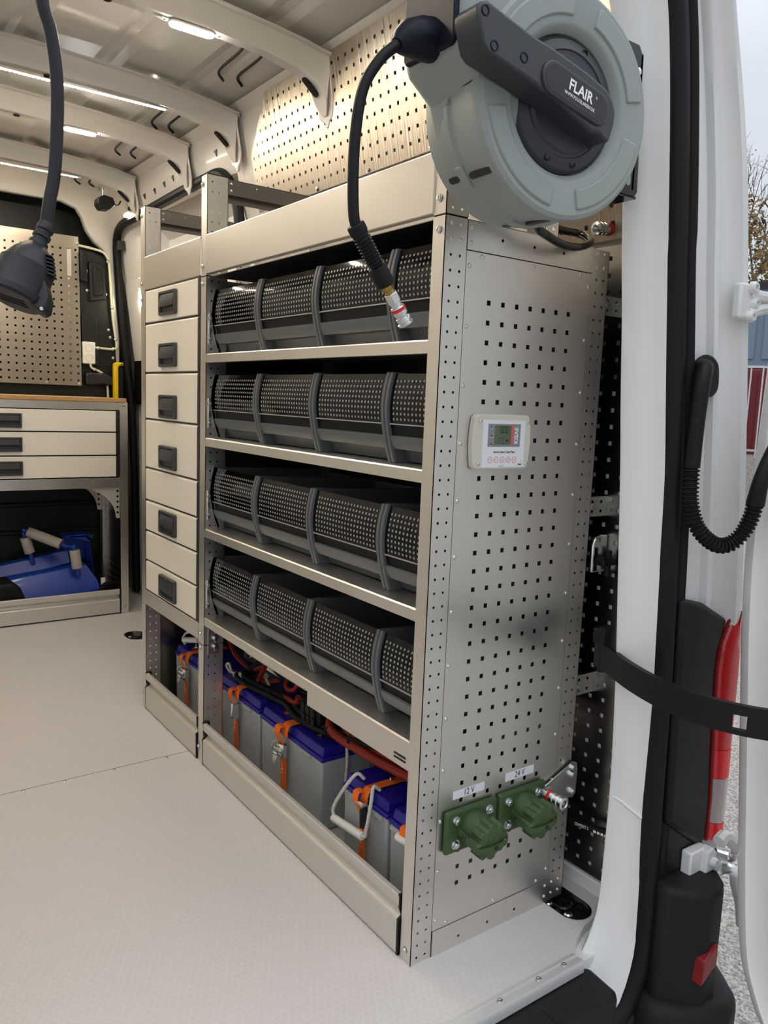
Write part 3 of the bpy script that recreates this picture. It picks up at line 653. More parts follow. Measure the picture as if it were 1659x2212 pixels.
# =================================================================== perforated wall panels
def pitchrow(a, b, p=.038, off=0): 
    n = int((b - a) / p); s = a + ((b - a) - (n - 1) * p) / 2
    return [s + i * p for i in range(n)]
al = .1858
FU = Fr((.4284 + .0345 * math.tan(al) - .003, 1.62, 1.8457), (0, -1, 0), (-math.sin(al), 0, math.cos(al)))
us = [.2491 + .038 * (i - 0) - 0 for i in range(-6, 34)]
up = MB(); up.plate(FU, 0, 1.75, 0, .372, .002, [u for u in us if .02 < u < 1.73], [.035 + .038 * j for j in range(9)], .0048, 4,
         skip=lambda u, v: (v > .30 and u < .10) or (v > .20 and u < .05))
o = up.obj('perforated_panel', 'stainless_wall', org=(.43, .8, 1.84), smooth=False)
# upper far corner is chamfered
b_ = bmesh.new(); b_.from_mesh(o.data); p1 = FU(.0, .20) - V((.43, .8, 1.84)); p2 = FU(.16, .372) - V((.43, .8, 1.84))
bmesh.ops.bisect_plane(b_, geom=list(b_.verts) + list(b_.edges) + list(b_.faces), plane_co=p1, plane_no=(p2 - p1).cross(FU.w) * -1, clear_outer=True); b_.to_mesh(o.data); b_.free()
tag(o, 'brushed perforated steel panel on the wall above the shelving', 'panel')
scatter('screw', SCR_X, [FU(u, .010, .001) for u in (.12, .42, .72, 1.02, 1.32)], o)
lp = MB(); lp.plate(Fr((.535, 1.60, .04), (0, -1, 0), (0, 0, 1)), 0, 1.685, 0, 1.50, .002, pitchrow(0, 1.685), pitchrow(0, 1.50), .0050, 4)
o = tag(lp.obj('perforated_panel', 'stainless_dark', org=(.535, .8, .04), smooth=False), 'dark tall perforated panel on the van wall behind the racking', 'panel')  # steel sheet; the dark it reflects is put into its colour
text('111900', Fr((.535, .02, .965), (0, -1, 0), (0, 0, 1)), 0, 0, .013, 'ink_white', o, sx=1.2)
mp_ = MB(); mp_.plate(Fr((.525, .30, 1.55), (0, -1, 0), V((-.29, 0, 1))), 0, .37, 0, .30, .002, pitchrow(0, .37), pitchrow(0, .30), .0050, 4)
tag(mp_.obj('perforated_panel', 'stainless_wall', org=(.52, .1, 1.55), smooth=False), 'small perforated panel behind the hose reel bracket', 'panel')

# =================================================================== shelving unit (main bay)
ZS = [1.290, 1.041, .762, .482]            # top faces of the four shelves
su = thing('shelving_unit', 'tall stainless shelving rack filled with tilt front bins', 'shelving', (.23, .55, 0))
HP = .02805
def post_front(y0, y1, z0, z1, par, hole_side, x1=.055, nm='post'):
    # channel: face to the aisle, a perforated web on the side, return lip
    m = MB(); m.fbox(FX(0), -y1, -y0, z0, z1, -.0015, 0)
    zz = [.0138 + HP * k for k in range(70) if z0 + .008 < .0138 + HP * k < z1 - .008]
    m.plate(FY(hole_side), 0, x1, z0, z1, .0015, [.0163, .0385], zz, .0030, 8)
    m.box(x1 - .0015, x1, min(hole_side, hole_side + .012), max(hole_side, hole_side + .012), z0, z1)
    yy = y1 if hole_side < y1 - .01 else y0
    m.box(.001, .014, yy - .0015, yy, z0, z1)
    return m.obj(nm, 'stainless', par, smooth=False)
def post_back(yh, z0, z1, par, dx=0.0):
    m = MB(); zz = [.0162 + HP * k for k in range(70) if z0 + .008 < .0162 + HP * k < z1 - .008]
    m.plate(FY(yh), .410 - dx, .465 - dx, z0, z1, .0015, [.4265 - dx, .4490 - dx], zz, .0030, 8)
    m.box(.4635 - dx, .465 - dx, yh, yh + .035, z0, z1); m.box(.410 - dx, .4115 - dx, yh, yh + .012, z0, z1)
    return m.obj('post', 'stainless', par, smooth=False)
pn = post_front(0, .036, 0, 1.513, su, 0.0)
post_front(0, .036, 1.5165, 1.80, su, 0.0)
post_front(1.090, 1.131, 0, .389, su, 1.090, x1=.066); post_front(1.090, 1.131, .392, 1.513, su, 1.090, x1=.066); post_front(1.090, 1.131, 1.5165, 1.80, su, 1.090, x1=.066)
post_back(0, 0, 1.51, su); post_back(0, 1.498, 1.80, su, .165); post_back(1.09, 0, 1.51, su); post_back(1.09, 1.512, 1.80, su, .065)
for z in (1.515,): MB().box(.0005, .054, .001, .034, z - .0016, z + .0016).obj('joint_gasket', 'black_plastic', su)
for z in (1.515, .3905): MB().box(.0005, .065, 1.091, 1.130, z - .0016, z + .0016).obj('joint_gasket', 'black_plastic', su)
MB().box(.001, .066, 1.090, 1.1305, 1.80, 1.803).obj('post_cap', 'black_plastic', su); MB().box(.001, .055, .001, .035, 1.80, 1.803).obj('post_cap', 'black_plastic', su)
for y in (0, 1.09): MB().box(-.002 + .003, .055, y + .001, y + .034, .0, .002).obj('foot_pad', 'black_plastic', su)
# perforated end panel
vs = [1.3666 - .038 * j for j in range(32, -1, -1)]; us = [.1175 + .038 * i for i in range(7)]
def meter_skip(u, v): return (.10 < u < .2515 and 1.04 < v < 1.15) or ((.08 < u < .22 or .235 < u < .37) and .235 < v < .322)
sp_ = MB(); sp_.plate(FY(-.0003), .0545, .4105, .0585, 1.457, .0010, us, vs, .0048, 4, skip=meter_skip)
end = sp_.obj('end_panel', 'stainless', su, smooth=False)
RL = [.0630 - .0004 * 0 + 0 for _ in range(0)]
scatter('rivet', RIV_Y, [(.0630, -.001, 1.4305 - .1125 * k) for k in range(13)] + [(.4018, -.001, 1.4287 - .1118 * k) for k in range(13)] +
        [(x, -.001, 1.450) for x in (.0944, .2345, .3741)] + [(x, -.001, .0665) for x in (.0925, .2321, .3705)], end)
m = MB(); m.plate(FY(-.0008), .055, .411, 1.459, 1.513, .0014, [.145, .233, .32], [1.487], .0035, 8); m.box(.055, .411, -.0008, .02, 1.512, 1.5135); m.obj('top_crossrail', 'stainless', su, smooth=False)
m = MB(); m.plate(FY(-.0026), .0555, .411, .0, .058, .0014, [.13, .215, .30], [.022], .0035, 8); m.obj('bottom_crossrail', 'stainless', su, smooth=False)
scatter('rivet', RIV_P, [(x, -.0005, z) for x in (.0165, .0385, .4270, .4490) for z in (1.5015, 1.4733)] + [(.0645, -.001, 1.472), (.0645, -.001, 1.4995), (.402, -.001, 1.472), (.402, -.001, 1.4995), (.400, -.003, .045), (.400, -.003, .018)] +
        [(x, -.0005, z) for x in (.4255, .4490) for z in (.017, .0452)], su)
# black sheet put in for the unlit depth behind the bins
MB().box(.44, .444, .04, 1.62, .42, 1.512).obj('back_shade', 'cab_black', su)
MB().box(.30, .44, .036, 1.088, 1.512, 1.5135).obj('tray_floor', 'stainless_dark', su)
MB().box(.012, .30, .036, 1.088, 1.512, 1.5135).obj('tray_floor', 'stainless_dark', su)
# shelves with a folded front lip
for z in ZS:
    m = MB()
    m.rings([[V((x, y, zz)) for x, zz in ((.44, z), (.003, z), (.0, z - .003), (.0, z - .026), (.010, z - .027), (.010, z - .0255), (.0015, z - .0245), (.002, z - .0035), (.0045, z - .0015), (.44, z - .0015))] for y in (.036, 1.090)])
    m.obj('shelf', 'stainless', su, ang=40)
    for y in (1.0885,):
        MB().box(.006, .016, y - .003, y + .001, z + .028, z + .118).obj('bin_rail', 'zinc', su, bev=.002)
    scatter('screw', SCR_Y, [(.0105, 1.0855, z + .045), (.0105, 1.0855, z + .103)], su)
# fascia at the top, kick board at the bottom
MB().prism(Fr((0, .036, 0), (-1, 0, 0), (0, 0, 1), (0, 1, 0)), [(-.012, 1.519), (.001, 1.519), (.003, 1.521), (.003, 1.628), (.001, 1.631), (-.010, 1.631), (-.010, 1.6295), (.000, 1.6285), (.0015, 1.627), (.0015, 1.522), (0, 1.5205), (-.012, 1.5205)], 0, 1.054).obj('fascia', 'aluminium', su, ang=25)
def kick(y0, y1, par):
    K = [(.002, .004), (-.004, .006), (-.0045, .060), (-.0045, .080), (-.002, .0845), (.004, .0865), (.012, .094), (.014, .100), (.010, .106), (-.001, .112), (-.003, .116), (-.003, .1355), (-.001, .138), (.008, .138), (.010, .135), (.016, .10), (.016, .09), (.004, .08)]
    o = MB().rings([[V((x, y, z)) for x, z in K] for y in (y0 + .004, y1 - .004)]).obj('kick_board', 'aluminium_satin', par, ang=28)
    for y in (y0, y1 - .006): MB().rings([[V((x * 1.0 + .001, y_, z)) for x, z in ((-.005, .002), (-.006, .084), (.004, .09), (-.003, .108), (-.004, .141), (.018, .141), (.020, .002))] for y_ in (y, y + .006)]).obj('end_cap', 'black_plastic', par)
    return o
kick(.040, 1.088, su)
scatter('screw', SCR_X, [(-.001, .019, 1.545), (-.001, .017, 1.489), (-.001, .0205, .026), (-.001, 1.118, 1.545), (-.001, 1.118, 1.4945), (-.001, 1.122, 1.776), (-.001, 1.114, .379), (-.001, 1.117, .4236), (-.001, 1.122, .048)], su)
# coupling plate at the middle post
cpl = MB(); cpl.plate(FY(1.087), .014, .052, .360, .442, .0025, [.0335], [.373, .386, .399, .412, .428], .0045, 8); cpl = cpl.obj('coupling_plate', 'galvanised', su, smooth=False)
scatter('bolt', BOLT_Y, [(.0345, 1.085, .412), (.0345, 1.085, .385)], cpl)
# upper cross beams of the frames
def beam(y, x0, par, x1=.40):
    m = MB(); m.plate(FY(y), x0, x1, 1.752, 1.797, .0015, [x0 + .03, x0 + .09, x1 - .03], [1.785], .0028, 8); m.box(x0, x1, y, y + .02, 1.752, 1.7535); m.box(x0, x1, y, y + .03, 1.796, 1.7975); m.box(x0, x1, y + .022, y + .0235, 1.735, 1.765)
    return m.obj('cross_beam', 'stainless_dark', par, smooth=False)
cb = beam(1.0895, .068, su); scatter('rivet', RIV_P, [(.075, 1.088, 1.785), (.075, 1.088, 1.765)], cb)
cb = beam(0, .057, su, .245)

# =================================================================== drawer column (second bay)
dc = thing('drawer_cabinet', 'narrow column of silver drawers beside the bin shelving', 'drawers', (.23, 1.4, 0))
post_front(1.622, 1.664, 0, 1.800, dc, 1.622, x1=.056)
post_back(1.625, 0, 1.51, dc); post_back(1.625, 1.512, 1.80, dc, .065)
MB().box(.001, .055, 1.624, 1.663, 1.80, 1.803).obj('post_cap', 'black_plastic', dc)
MB().box(.0005, .054, 1.623, 1.664, 1.5135, 1.5165).obj('joint_gasket', 'black_plastic', dc)
cb = beam(1.6215, .056, dc); scatter('rivet', RIV_P, [(.064, 1.620, 1.785), (.064, 1.620, 1.765)], cb)
MB().prism(Fr((0, 1.133, 0), (-1, 0, 0), (0, 0, 1), (0, 1, 0)), [(-.012, 1.519), (.001, 1.519), (.003, 1.521), (.003, 1.628), (.001, 1.631), (-.010, 1.631), (-.010, 1.6295), (.000, 1.6285), (.0015, 1.627), (.0015, 1.522), (0, 1.5205), (-.012, 1.5205)], 0, .489).obj('fascia', 'aluminium', dc, ang=25)
MB().box(.056, .41, 1.640, 1.6415, .0, 1.51).obj('end_panel', 'stainless_dark', dc)  # plain dark sheet added to keep the left compartment dark
MB().box(.004, .44, 1.133, 1.620, .40, 1.512).obj('carcass', 'charcoal', dc)
MB().rings([[V((x, y, z)) for x, z in ((.44, .454), (.0, .454), (-.002, .452), (-.002, .402), (.0, .400), (.012, .400), (.012, .402), (.001, .403), (.001, .450), (.44, .452))] for y in (1.132, 1.621)]).obj('bottom_rail', 'stainless', dc, ang=30)
ZD = [1.519, 1.405, 1.2365, 1.077, .9045, .7885, .678, .569, .4565]
HND = {0: 1.4597, 1: 1.2924, 2: 1.1243, 3: .9557, 5: .7334, 7: .5088}
def handle_mesh():
    m = MB(); F = FX(0)
    w_, h_ = .0735, .0385
    def rr(w2, h2, r, k=4):
        return [(sx_ * (w2 - r) + r * math.cos(a), sy_ * (h2 - r) + r * math.sin(a)) for sx_, sy_, a0 in ((1, 1, 0), (-1, 1, PI / 2), (-1, -1, PI), (1, -1, 1.5 * PI)) for a in [a0 + PI / 2 * j / k for j in range(k + 1)]]
    o_, i_ = rr(w_, h_, .006), rr(w_ - .011, h_ - .009, .006)
    m.rings([[F(u, v, -.001) for u, v in o_], [F(u, v, .008) for u, v in o_], [F(u * .98, v * .97, .010) for u, v in o_], [F(u * 1.03, v * 1.05, .010) for u, v in i_], [F(u, v, .006) for u, v in i_], [F(u, v, .0008) for u, v in i_]], caps=False)
    m.add([F(u, v, .0008) for u, v in i_], [tuple(range(len(i_)))])
    # bulged grip flap over the upper part of the recess
    rs = []
    for k in range(9):
        v = h_ - .009 - (h_ * 1.02) * k / 8; ww = .007 + .007 * math.sin(PI * (.15 + .85 * k / 8) * .62)
        rs.append([F(-w_ + .0112, v, .001), F(-w_ + .0112, v, ww - .003), F(-w_ * .4, v - .002, ww), F(w_ * .4, v - .002, ww), F(w_ - .0112, v, ww - .003), F(w_ - .0112, v, .001)])
    m.rings(rs)
    return m.mesh('handle', 'handle_charcoal', ang=40)
HM = handle_mesh()
for k in range(8):
    z1, z0 = ZD[k] - .003, ZD[k + 1] + .003
    m = MB(); m.rings([[V((x, y, z)) for x, z in ((.006, z0), (.0, z0), (-.002, z0 + .002), (-.002, z1 - .006), (.001, z1 - .001), (.006, z1))] for y in (1.152, 1.612)])
    d = m.obj('drawer', 'drawer_face', dc, ang=30)
    for a, b in ((1.1335, 1.152), (1.612, 1.6205)): MB().box(-.0015, .006, a, b, z0 - .001, z1 - .001).obj('side_cap', 'charcoal', d, bev=.002)
    if k in HND:
        h = link(HM, 'handle', d); h.location = V((-.0022, 1.389, HND[k])) - V((.23, 1.4, 0))
kick(1.134, 1.621, dc)
scatter('screw', SCR_X, [(-.001, 1.655, 1.772), (-.001, 1.655, 1.544), (-.001, 1.655, 1.490), (-.001, 1.655, .055)], dc)

# =================================================================== bins
FRONT = [(0, 0), (-.014, .045), (-.023, .09), (-.025, .12), (-.021, .155), (-.012, .19)]
FS = spline([(x, 0, z) for x, z in FRONT], 5)
def fx(z):
    for a, b in zip(FS, FS[1:]):
        if a.z <= z <= b.z + 1e-9: return a.x + (b.x - a.x) * (z - a.z) / max(b.z - a.z, 1e-9)
    return FS[-1].x
def make_bin(wd, loc, label):
    t = thing('storage_bin', label, 'bin', loc, group='tilt front bins')
    og = V(loc); F0 = lambda pts, y0, y1: [[V((x, y, z)) + og for x, z in pts] for y in (y0, y1)]
    poly = [(p.x, p.z) for p in FS] + [(.004, .190), (.05, .187), (.38, .176), (.385, 0)]
    for a in (.0005, wd - .0085):
        s = MB(); s.rings(F0(poly, a, a + .008)); so = s.obj('side_frame', 'bin_plastic', t, ang=30)
        e = MB(); fr = [(p.x - .0045, p.z) for p in FS] + [(p.x + .006, p.z) for p in reversed(FS)]
        y0 = a + .0005 if a < .01 else a - .002
        e.rings(F0(fr, y0, y0 + .0095)); e.obj('front_rim', 'bin_plastic', so, bev=.0015, ang=30)
    i0, i1 = .009, wd - .009
    tub = MB(); tub.rings(F0([(.034, .002), (.022, .03), (.016, .031), (.016, .033), (.026, .033), (.036, .005), (.37, .005), (.37, .17), (.374, .17), (.374, .002)], i0, i1)); tub.obj('tub', 'bin_plastic', t, ang=25)
    gr = [(fx(.030) + .003, .030), (fx(.045) - .001, .044), (fx(.058) - .001, .057), (fx(.058) + .003, .0585), (.026, .058), (.026, .033)]
    MB().rings(F0(gr, i0, i1)).obj('grip_rail', 'bin_plastic', t, ang=25)
    lb = [(fx(.060) + .006, .059), (fx(.08) + .006, .081), (fx(.08) + .009, .081), (fx(.06) + .009, .059)]
    MB().rings(F0(lb, i0, i1)).obj('label_strip', 'bin_dark', t, ang=25)
    zs = frange(.082, .1865, 9)
    wn = MB(); wn.rings(F0([(fx(z) + .0035, z) for z in zs] + [(fx(z) + .0050, z) for z in reversed(zs)], i0 + .001, i1 - .001)); wo = wn.obj('window', 'clear_window', t, ang=40)
    MB().rings(F0([(fx(.0825) + .001, .081), (fx(.0825) + .001, .0835), (fx(.0825) + .006, .0835), (fx(.0825) + .006, .081)], i0, i1)).obj('window_lip', 'bin_dimple', wo)
    dm = MB(); nc = int((wd - .034) / .0128); yo = (wd - (nc - 1) * .0128) / 2
    for r in range(8):
        z = .0925 + r * .0112
        for c in range(nc):
            y = yo + c * .0128; a, b = fx(z - .0028) + .0030, fx(z + .0028) + .0030
            h = .0019
            q = [(0, -h, -.0025), (0, h, -.0025), (0, h, .0025), (0, -h, .0025)]
            dm.add([V((fx(z + v_) + .0030, y + u_, z + v_)) + og for _, u_, v_ in q] + [V((fx(z + v_) + .0018, y + u_ * .8, z + v_ * .8)) + og for _, u_, v_ in q],
                   [(4, 5, 6, 7), (0, 1, 5, 4), (1, 2, 6, 5), (2, 3, 7, 6), (3, 0, 4, 7)])
    me = dm.mesh('dimples', 'bin_dimple', smooth=False, org=loc, fix=False); o = link(me, 'dimples', wo); o['kind'] = 'stuff'
    MB().add([V(q) + og for q in ((.030, i0, .06), (.030, i1, .06), (.030, i1, .165), (.030, i0, .165))], [(0, 1, 2, 3)])
    return t
RN = ['top shelf', 'second shelf', 'third shelf', 'lowest shelf']; CN = ['far left', 'second from left', 'third from left']
YD = [.800, .4975, .195]
mast = None; mastn = None
for r, z in enumerate(ZS):
    for c in range(3):
        lb = 'grey tilt front bin with clear window, %s on the %s' % (CN[c], RN[r])
        if mast is None: mast = make_bin(.3005, (.045, YD[c], z + .0005), lb)
        else: dup(mast, (.045, YD[c], z + .0005), lb)
    lb = 'narrow grey bin at the right end of the %s' % RN[r]
    if mastn is None: mastn = make_bin(.152, (.045, .0415, z + .0005), lb)
    else: dup(mastn, (.045, .0415, z + .0005), lb)
def content(name, lb, cat, c, d, m, rz=0):
    t = thing(name, lb, cat, c); F = Fr(c, (math.cos(rz), math.sin(rz), 0), (-math.sin(rz), math.cos(rz), 0))
    MB().fbox(F, -d[0] / 2, d[0] / 2, -d[1] / 2, d[1] / 2, 0, d[2]).obj('carton', m, t, bev=.004)
    MB().fbox(F, -d[0] / 2 - .001, d[0] / 2 + .001, -d[1] * .2, d[1] * .2, d[2] * .2, d[2] * .8).obj('tape', 'white_plastic', t)
content('parts_box', 'small red box seen inside the third bin of the third shelf', 'box', (.155, .335, ZS[2] + .006), (.08, .10, .07), 'meter_red', .2)
content('parts_box', 'small red box inside the second bin of the lowest shelf', 'box', (.155, .56, ZS[3] + .006), (.08, .11, .09), 'meter_red', -.1)
content('parts_box', 'small red box inside the third bin of the lowest shelf', 'box', (.155, .44, ZS[3] + .006), (.08, .08, .09), 'meter_red', .1)

# =================================================================== batteries, straps, cables
def battery(loc, dx, dy, h, label, term=((.3, .25), (.3, .75))):
    t = thing('battery', label, 'battery', loc, group='leisure batteries'); x, y, z = loc
    F = Fr(loc, (1, 0, 0), (0, 1, 0)); hb = h * .845
    MB().rings([[F(a, b, c) for a, b in ((e, e), (dx - e, e), (dx - e, dy - e), (e, dy - e))] for c, e in ((0, .006), (hb, .003))]).obj('case', 'battery_grey', t, bev=.006, seg=3)
    l = MB().fbox(F, 0, dx, 0, dy, hb, hb + h * .05).obj('lid', 'battery_blue', t, bev=.003)
    MB().rings([[F(a, b, c) for a, b in ((e, e), (dx - e, e), (dx - e, dy - e), (e, dy - e))] for c, e in ((hb + h * .05, .005), (h, .010))]).obj('lid_top', 'battery_blue', l, bev=.004, seg=3)
    for b in (.25, .75): MB().fbox(F, -.003, .006, dy * b - .03, dy * b + .03, hb - .012, hb).obj('lug', 'battery_grey', l, bev=.002)
    for a, b in term:
        p = F(dx * a, dy * b, h); q = MB(); q.lathe(p, (0, 0, 1), [(.018, 0), (.018, .001)], 16).obj('terminal_disc', 'red_paint' if b > .5 else 'black_plastic', t)
        q = MB(); q.lathe(p, (0, 0, 1), [(.011, 0), (.011, .004)], 14); q.lathe(p + V((0, 0, .004)), (0, 0, 1), [(.0075, 0), (.0075, .006)], 6); q.lathe(p + V((0, 0, .010)), (0, 0, 1), [(.004, 0), (.004, .006)], 10); q.obj('terminal', 'zinc', t, ang=25)
    return t
battery((.100, 1.262, .002), .17, .335, .238, 'grey and blue battery in the left compartment under the drawers')
battery((.100, .905, .002), .17, .330, .245, 'grey and blue battery left of centre, partly behind the middle post')
battery((.100, .533, .002), .17, .362, .240, 'largest looking grey battery at the centre of the bottom shelf')
battery((.080, .207, .002), .33, .192, .240, 'grey battery with white rope handle hanging in front', term=((.22, .45),))
battery((.080, .042, .002), .33, .160, .238, 'rightmost grey battery half hidden behind the near post', term=((.3, .55),))
def strap(label, y, x, ztop, slant, kind, loc, depth=.10, wd=.026):
    t = thing('lashing_strap', label, 'strap', loc, group='orange lashing straps')
    zb = .155 if kind != 'loop' else .15
    top = [(x + depth, y + slant * 3, ztop + .004), (x + .035, y + slant, ztop + .006), (x + .004, y + slant * .3, ztop + .005), (x - .006, y, ztop - .008), (x - .008, y, ztop - .03)]
    MB().ribbon(spline(top, 5), (0, 1, 0), wd, .0018).obj('upper_band', 'strap_orange', t, ang=60)
    # doubled tail loop in front
    MB().ribbon(spline([(x - .005, y + .012, ztop + .000), (x - .020, y + .016, ztop - .004), (x - .024, y + .014, ztop - .024), (x - .014, y + .010, ztop - .045), (x - .010, y + .004, ztop - .06)], 5), (0, 1, 0), wd * .85, .0018).obj('loop_band', 'strap_orange', t, ang=60)
    bz = ztop - .060
    if kind == 'cam':
        MB().fbox(Fr((x - .016, y, bz), (0, 1, 0), (0, 0, 1)), -.018, .018, -.030, .012, -.008, .010).obj('buckle', 'zinc', t, bev=.004)
        MB().fbox(Fr((x - .024, y, bz), (0, 1, 0), (0, 0, 1)), -.015, .015, -.016, .012, -.004, .012).obj('buckle_cam', 'chrome', t, bev=.006, seg=3)
        MB().fbox(Fr((x - .034, y + .006, bz - .034), (0, 1, 0), (.35, 0, 1)), -.010, .012, -.012, .010, -.002, .002).obj('buckle_tongue', 'zinc', t)
        MB().tube(spline([(x - .02, y + .020, bz + .016), (x - .03, y + .030, bz + .004), (x - .028, y + .030, bz - .02), (x - .018, y + .020, bz - .03)], 5), .0022, 6).obj('buckle_ring', 'zinc', t)
        MB().cyl((x - .028, y - .021, bz - .004), (x - .028, y + .02, bz - .004), .004, n=10).obj('buckle_pin', 'chrome', t)
    elif kind == 'side':
        MB().prism(Fr((x - .016, y - .014, bz), (1, 0, 0), (0, 0, 1)), [(-.016, .020), (.010, .022), (.012, -.028), (-.004, -.036), (-.018, -.02)], -.002, .004).obj('buckle', 'zinc', t, bev=.003)
        MB().fbox(Fr((x - .018, y + .004, bz), (0, 1, 0), (0, 0, 1)), -.014, .012, -.006, .014, -.004, .008).obj('buckle_cam', 'chrome', t, bev=.004)
    else:
        MB().cyl((x - .018, y - .016, bz + .035), (x - .018, y + .020, bz + .035), .007, n=12).obj('buckle', 'chrome', t)
        MB().prism(Fr((x - .020, y - .016, bz + .01), (1, 0, 0), (0, 0, 1)), [(-.012, .02), (.010, .022), (.016, -.01), (.004, -.035), (-.010, -.028)], -.002, .003).obj('buckle_plate', 'charcoal', t, bev=.003)
    low = [(x - .010, y + .002, bz - .02), (x - .008, y + .004, bz - .05), (x - .005, y + .006, .08), (x - .003, y + .008, .045)]
    MB().ribbon(spline(low, 5), (0, 1, 0), wd * .9, .0022).obj('lower_band', 'strap_orange', t, ang=60)
    f = Fr((x - .0115, y + .004, bz - .058), (0, -1, 0), (0, 0, 1)); st_ = MB()
    for a, b in (((-.006, -.012), (.006, .012)), ((.006, -.012), (-.006, .012)), ((-.006, .012), (.006, .012)), ((-.006, -.012), (.006, -.012)), ((-.007, .020), (.007, .020)), ((-.007, -.022), (.007, -.022))):
        st_.cyl(f(*a), f(*b), .0008, n=4)
    st_.obj('stitching', 'stitch_pale', t)
    MB().tube(spline([(x - .006, y + .004, .055), (x - .010, y + .014, .045), (x - .008, y + .012, .02), (x - .004, y - .002, .014), (x - .006, y - .004, .04)], 5), .0025, 6).obj('hook', 'zinc', t)
    return t
strap('orange strap with steel cam buckle over the left compartment battery', 1.455, .098, .240, .0, 'cam', (.09, 1.455, .01), .15, .030)
strap('orange strap with dark side buckle over the battery behind the middle post', 1.040, .098, .247, .0, 'side', (.09, 1.04, .01), .14, .030)
strap('orange strap with steel cam buckle over the central battery', .722, .098, .242, .0, 'cam', (.09, .722, .01), .14, .034)
strap('orange strap passing through the white rope handle', .288, .078, .242, .0, 'loop', (.07, .288, .01), .26, .026)
strap('orange strap half hidden at the near right post', .098, .078, .240, .0, 'loop', (.07, .098, .01), .26, .026)
def rope(lb, pts, loc, grip=None, r=.0042):
    t = thing('rope_handle', lb, 'handle', loc, group='white rope handles')
    P = spline(pts, 8)
    m = MB(); m.tube(P, r, 8)
    # twisted strands
    nn = len(P)
    for ph in (0, PI * 2 / 3, PI * 4 / 3):
        q = []
        for i in range(nn):
            tt = (P[min(i + 1, nn - 1)] - P[max(i - 1, 0)]).normalized(); a = tt.orthogonal().normalized(); b = tt.cross(a)
            q.append(P[i] + (a * math.cos(ph + i * 1.1) + b * math.sin(ph + i * 1.1)) * r * .55)
        m.tube(q, r * .62, 5)
    m.obj('rope', 'rope_white', t, ang=60)
    if grip:
        MB().cyl(grip[0], grip[1], .0105, n=14).obj('grip', 'white_plastic', t, bev=.002)
    return t
rope('white rope handle with plastic grip hanging before the strap', [(.085, .312, .262), (.066, .318, .276), (.060, .366, .215), (.056, .400, .157), (.056, .398, .135), (.056, .386, .130), (.056, .272, .141), (.056, .256, .165), (.058, .242, .240), (.064, .243, .276), (.085, .246, .262)], (.06, .3, .13), ((.055, .398, .128), (.055, .268, .142)))
MB_ = rope('small white plastic handle end at the near post battery', [(.08, .13, .225), (.062, .125, .218), (.058, .11, .205), (.06, .06, .21)], (.06, .1, .2), ((.058, .135, .208), (.058, .06, .218)))
rope('white rope loop on the back of the left compartment battery', [(.135, 1.575, .238), (.128, 1.590, .255), (.13, 1.56, .288), (.135, 1.50, .305), (.14, 1.43, .318), (.15, 1.40, .26)], (.13, 1.5, .24), ((.122, 1.555, .264), (.122, 1.42, .300)))
rope('white rope loop on the battery behind the middle post', [(.14, 1.190, .246), (.135, 1.215, .265), (.14, 1.205, .275), (.14, 1.18, .252), (.14, 1.13, .258)], (.14, 1.18, .245), ((.14, 1.155, .252), (.14, 1.10, .265)))
rope('white rope standing up among the battery cables', [(.20, 1.075, .258), (.19, 1.03, .266), (.18, .98, .246), (.17, .95, .242)], (.19, 1.0, .245), ((.205, 1.085, .262), (.200, 1.055, .266)))
rope('white rope hanging down the end of the central battery', [(.18, .54, .244), (.175, .528, .238), (.175, .524, .20), (.175, .527, .15), (.176, .525, .10)], (.175, .525, .1))
# cables
cab = thing('cable_bundle', 'thick black and red battery cables running along the lids', 'cables', (.15, .7, .25))
def cable(pts, r, m): MB().tube(spline(pts, 8), r, 10).obj('cable', m, cab)
K1 = [(.20, 1.10, .300), (.155, 1.130, .262), (.130, 1.125, .262), (.125, 1.08, .254), (.130, 1.0, .256), (.140, .92, .258), (.150, .83, .258), (.140, .78, .257), (.135, .73, .252), (.14, .66, .254), (.15, .58, .258), (.16, .47, .280), (.17, .35, .295), (.18, .22, .305), (.2, .08, .308)]
cable(K1, .0085, 'black_rubber'); cable([(x + .016, y - .012, z + .008) for x, y, z in K1], .0085, 'black_rubber'); cable([(x + .034, y - .02, z + .004) for x, y, z in K1[1:]], .0085, 'black_rubber')
cable([(.20, 1.06, .30), (.165, 1.035, .262), (.150, .995, .258), (.158, .93, .262), (.165, .85, .268), (.165, .79, .272), (.16, .77, .30)], .0085, 'cable_red')
cable([(.18, .62, .29), (.155, .585, .276), (.150, .53, .268), (.150, .43, .272), (.150, .34, .276), (.155, .22, .285), (.17, .06, .29)], .012, 'cable_red'); cable([(.20, .60, .30), (.175, .53, .285), (.17, .43, .285), (.17, .34, .288), (.175, .2, .296), (.19, .06, .30)], .010, 'cable_red')
cable([(.22, 1.38, .30), (.20, 1.29, .275), (.19, 1.20, .268), (.185, 1.12, .272), (.20, 1.06, .30)], .0075, 'cable_red')
cable([(.22, 1.10, .33), (.21, 1.0, .30), (.21, .9, .29), (.21, .8, .29), (.22, .7, .33)], .009, 'black_rubber'); cable([(.23, .94, .33), (.19, .90, .285), (.19, .85, .29), (.20, .83, .33)], .007, 'cable_red')
for y, z, x in ((.905, .259, .155), (.58, .262, .165), (.47, .283, .17)): MB().tube([(x + math.cos(a) * .032, y, z + .004 + math.sin(a) * .020) for a in frange(0, 2 * PI, 18)[:-1]], .0022, 6, True).obj('cable_tie', 'black_plastic', cab)
fz = thing('fuse_holder', 'black ribbed fuse block among the battery cables', 'fuse holder', (.165, .68, .248))
MB().box(.145, .19, .625, .735, .262, .315).obj('body', 'black_plastic', fz, bev=.004)
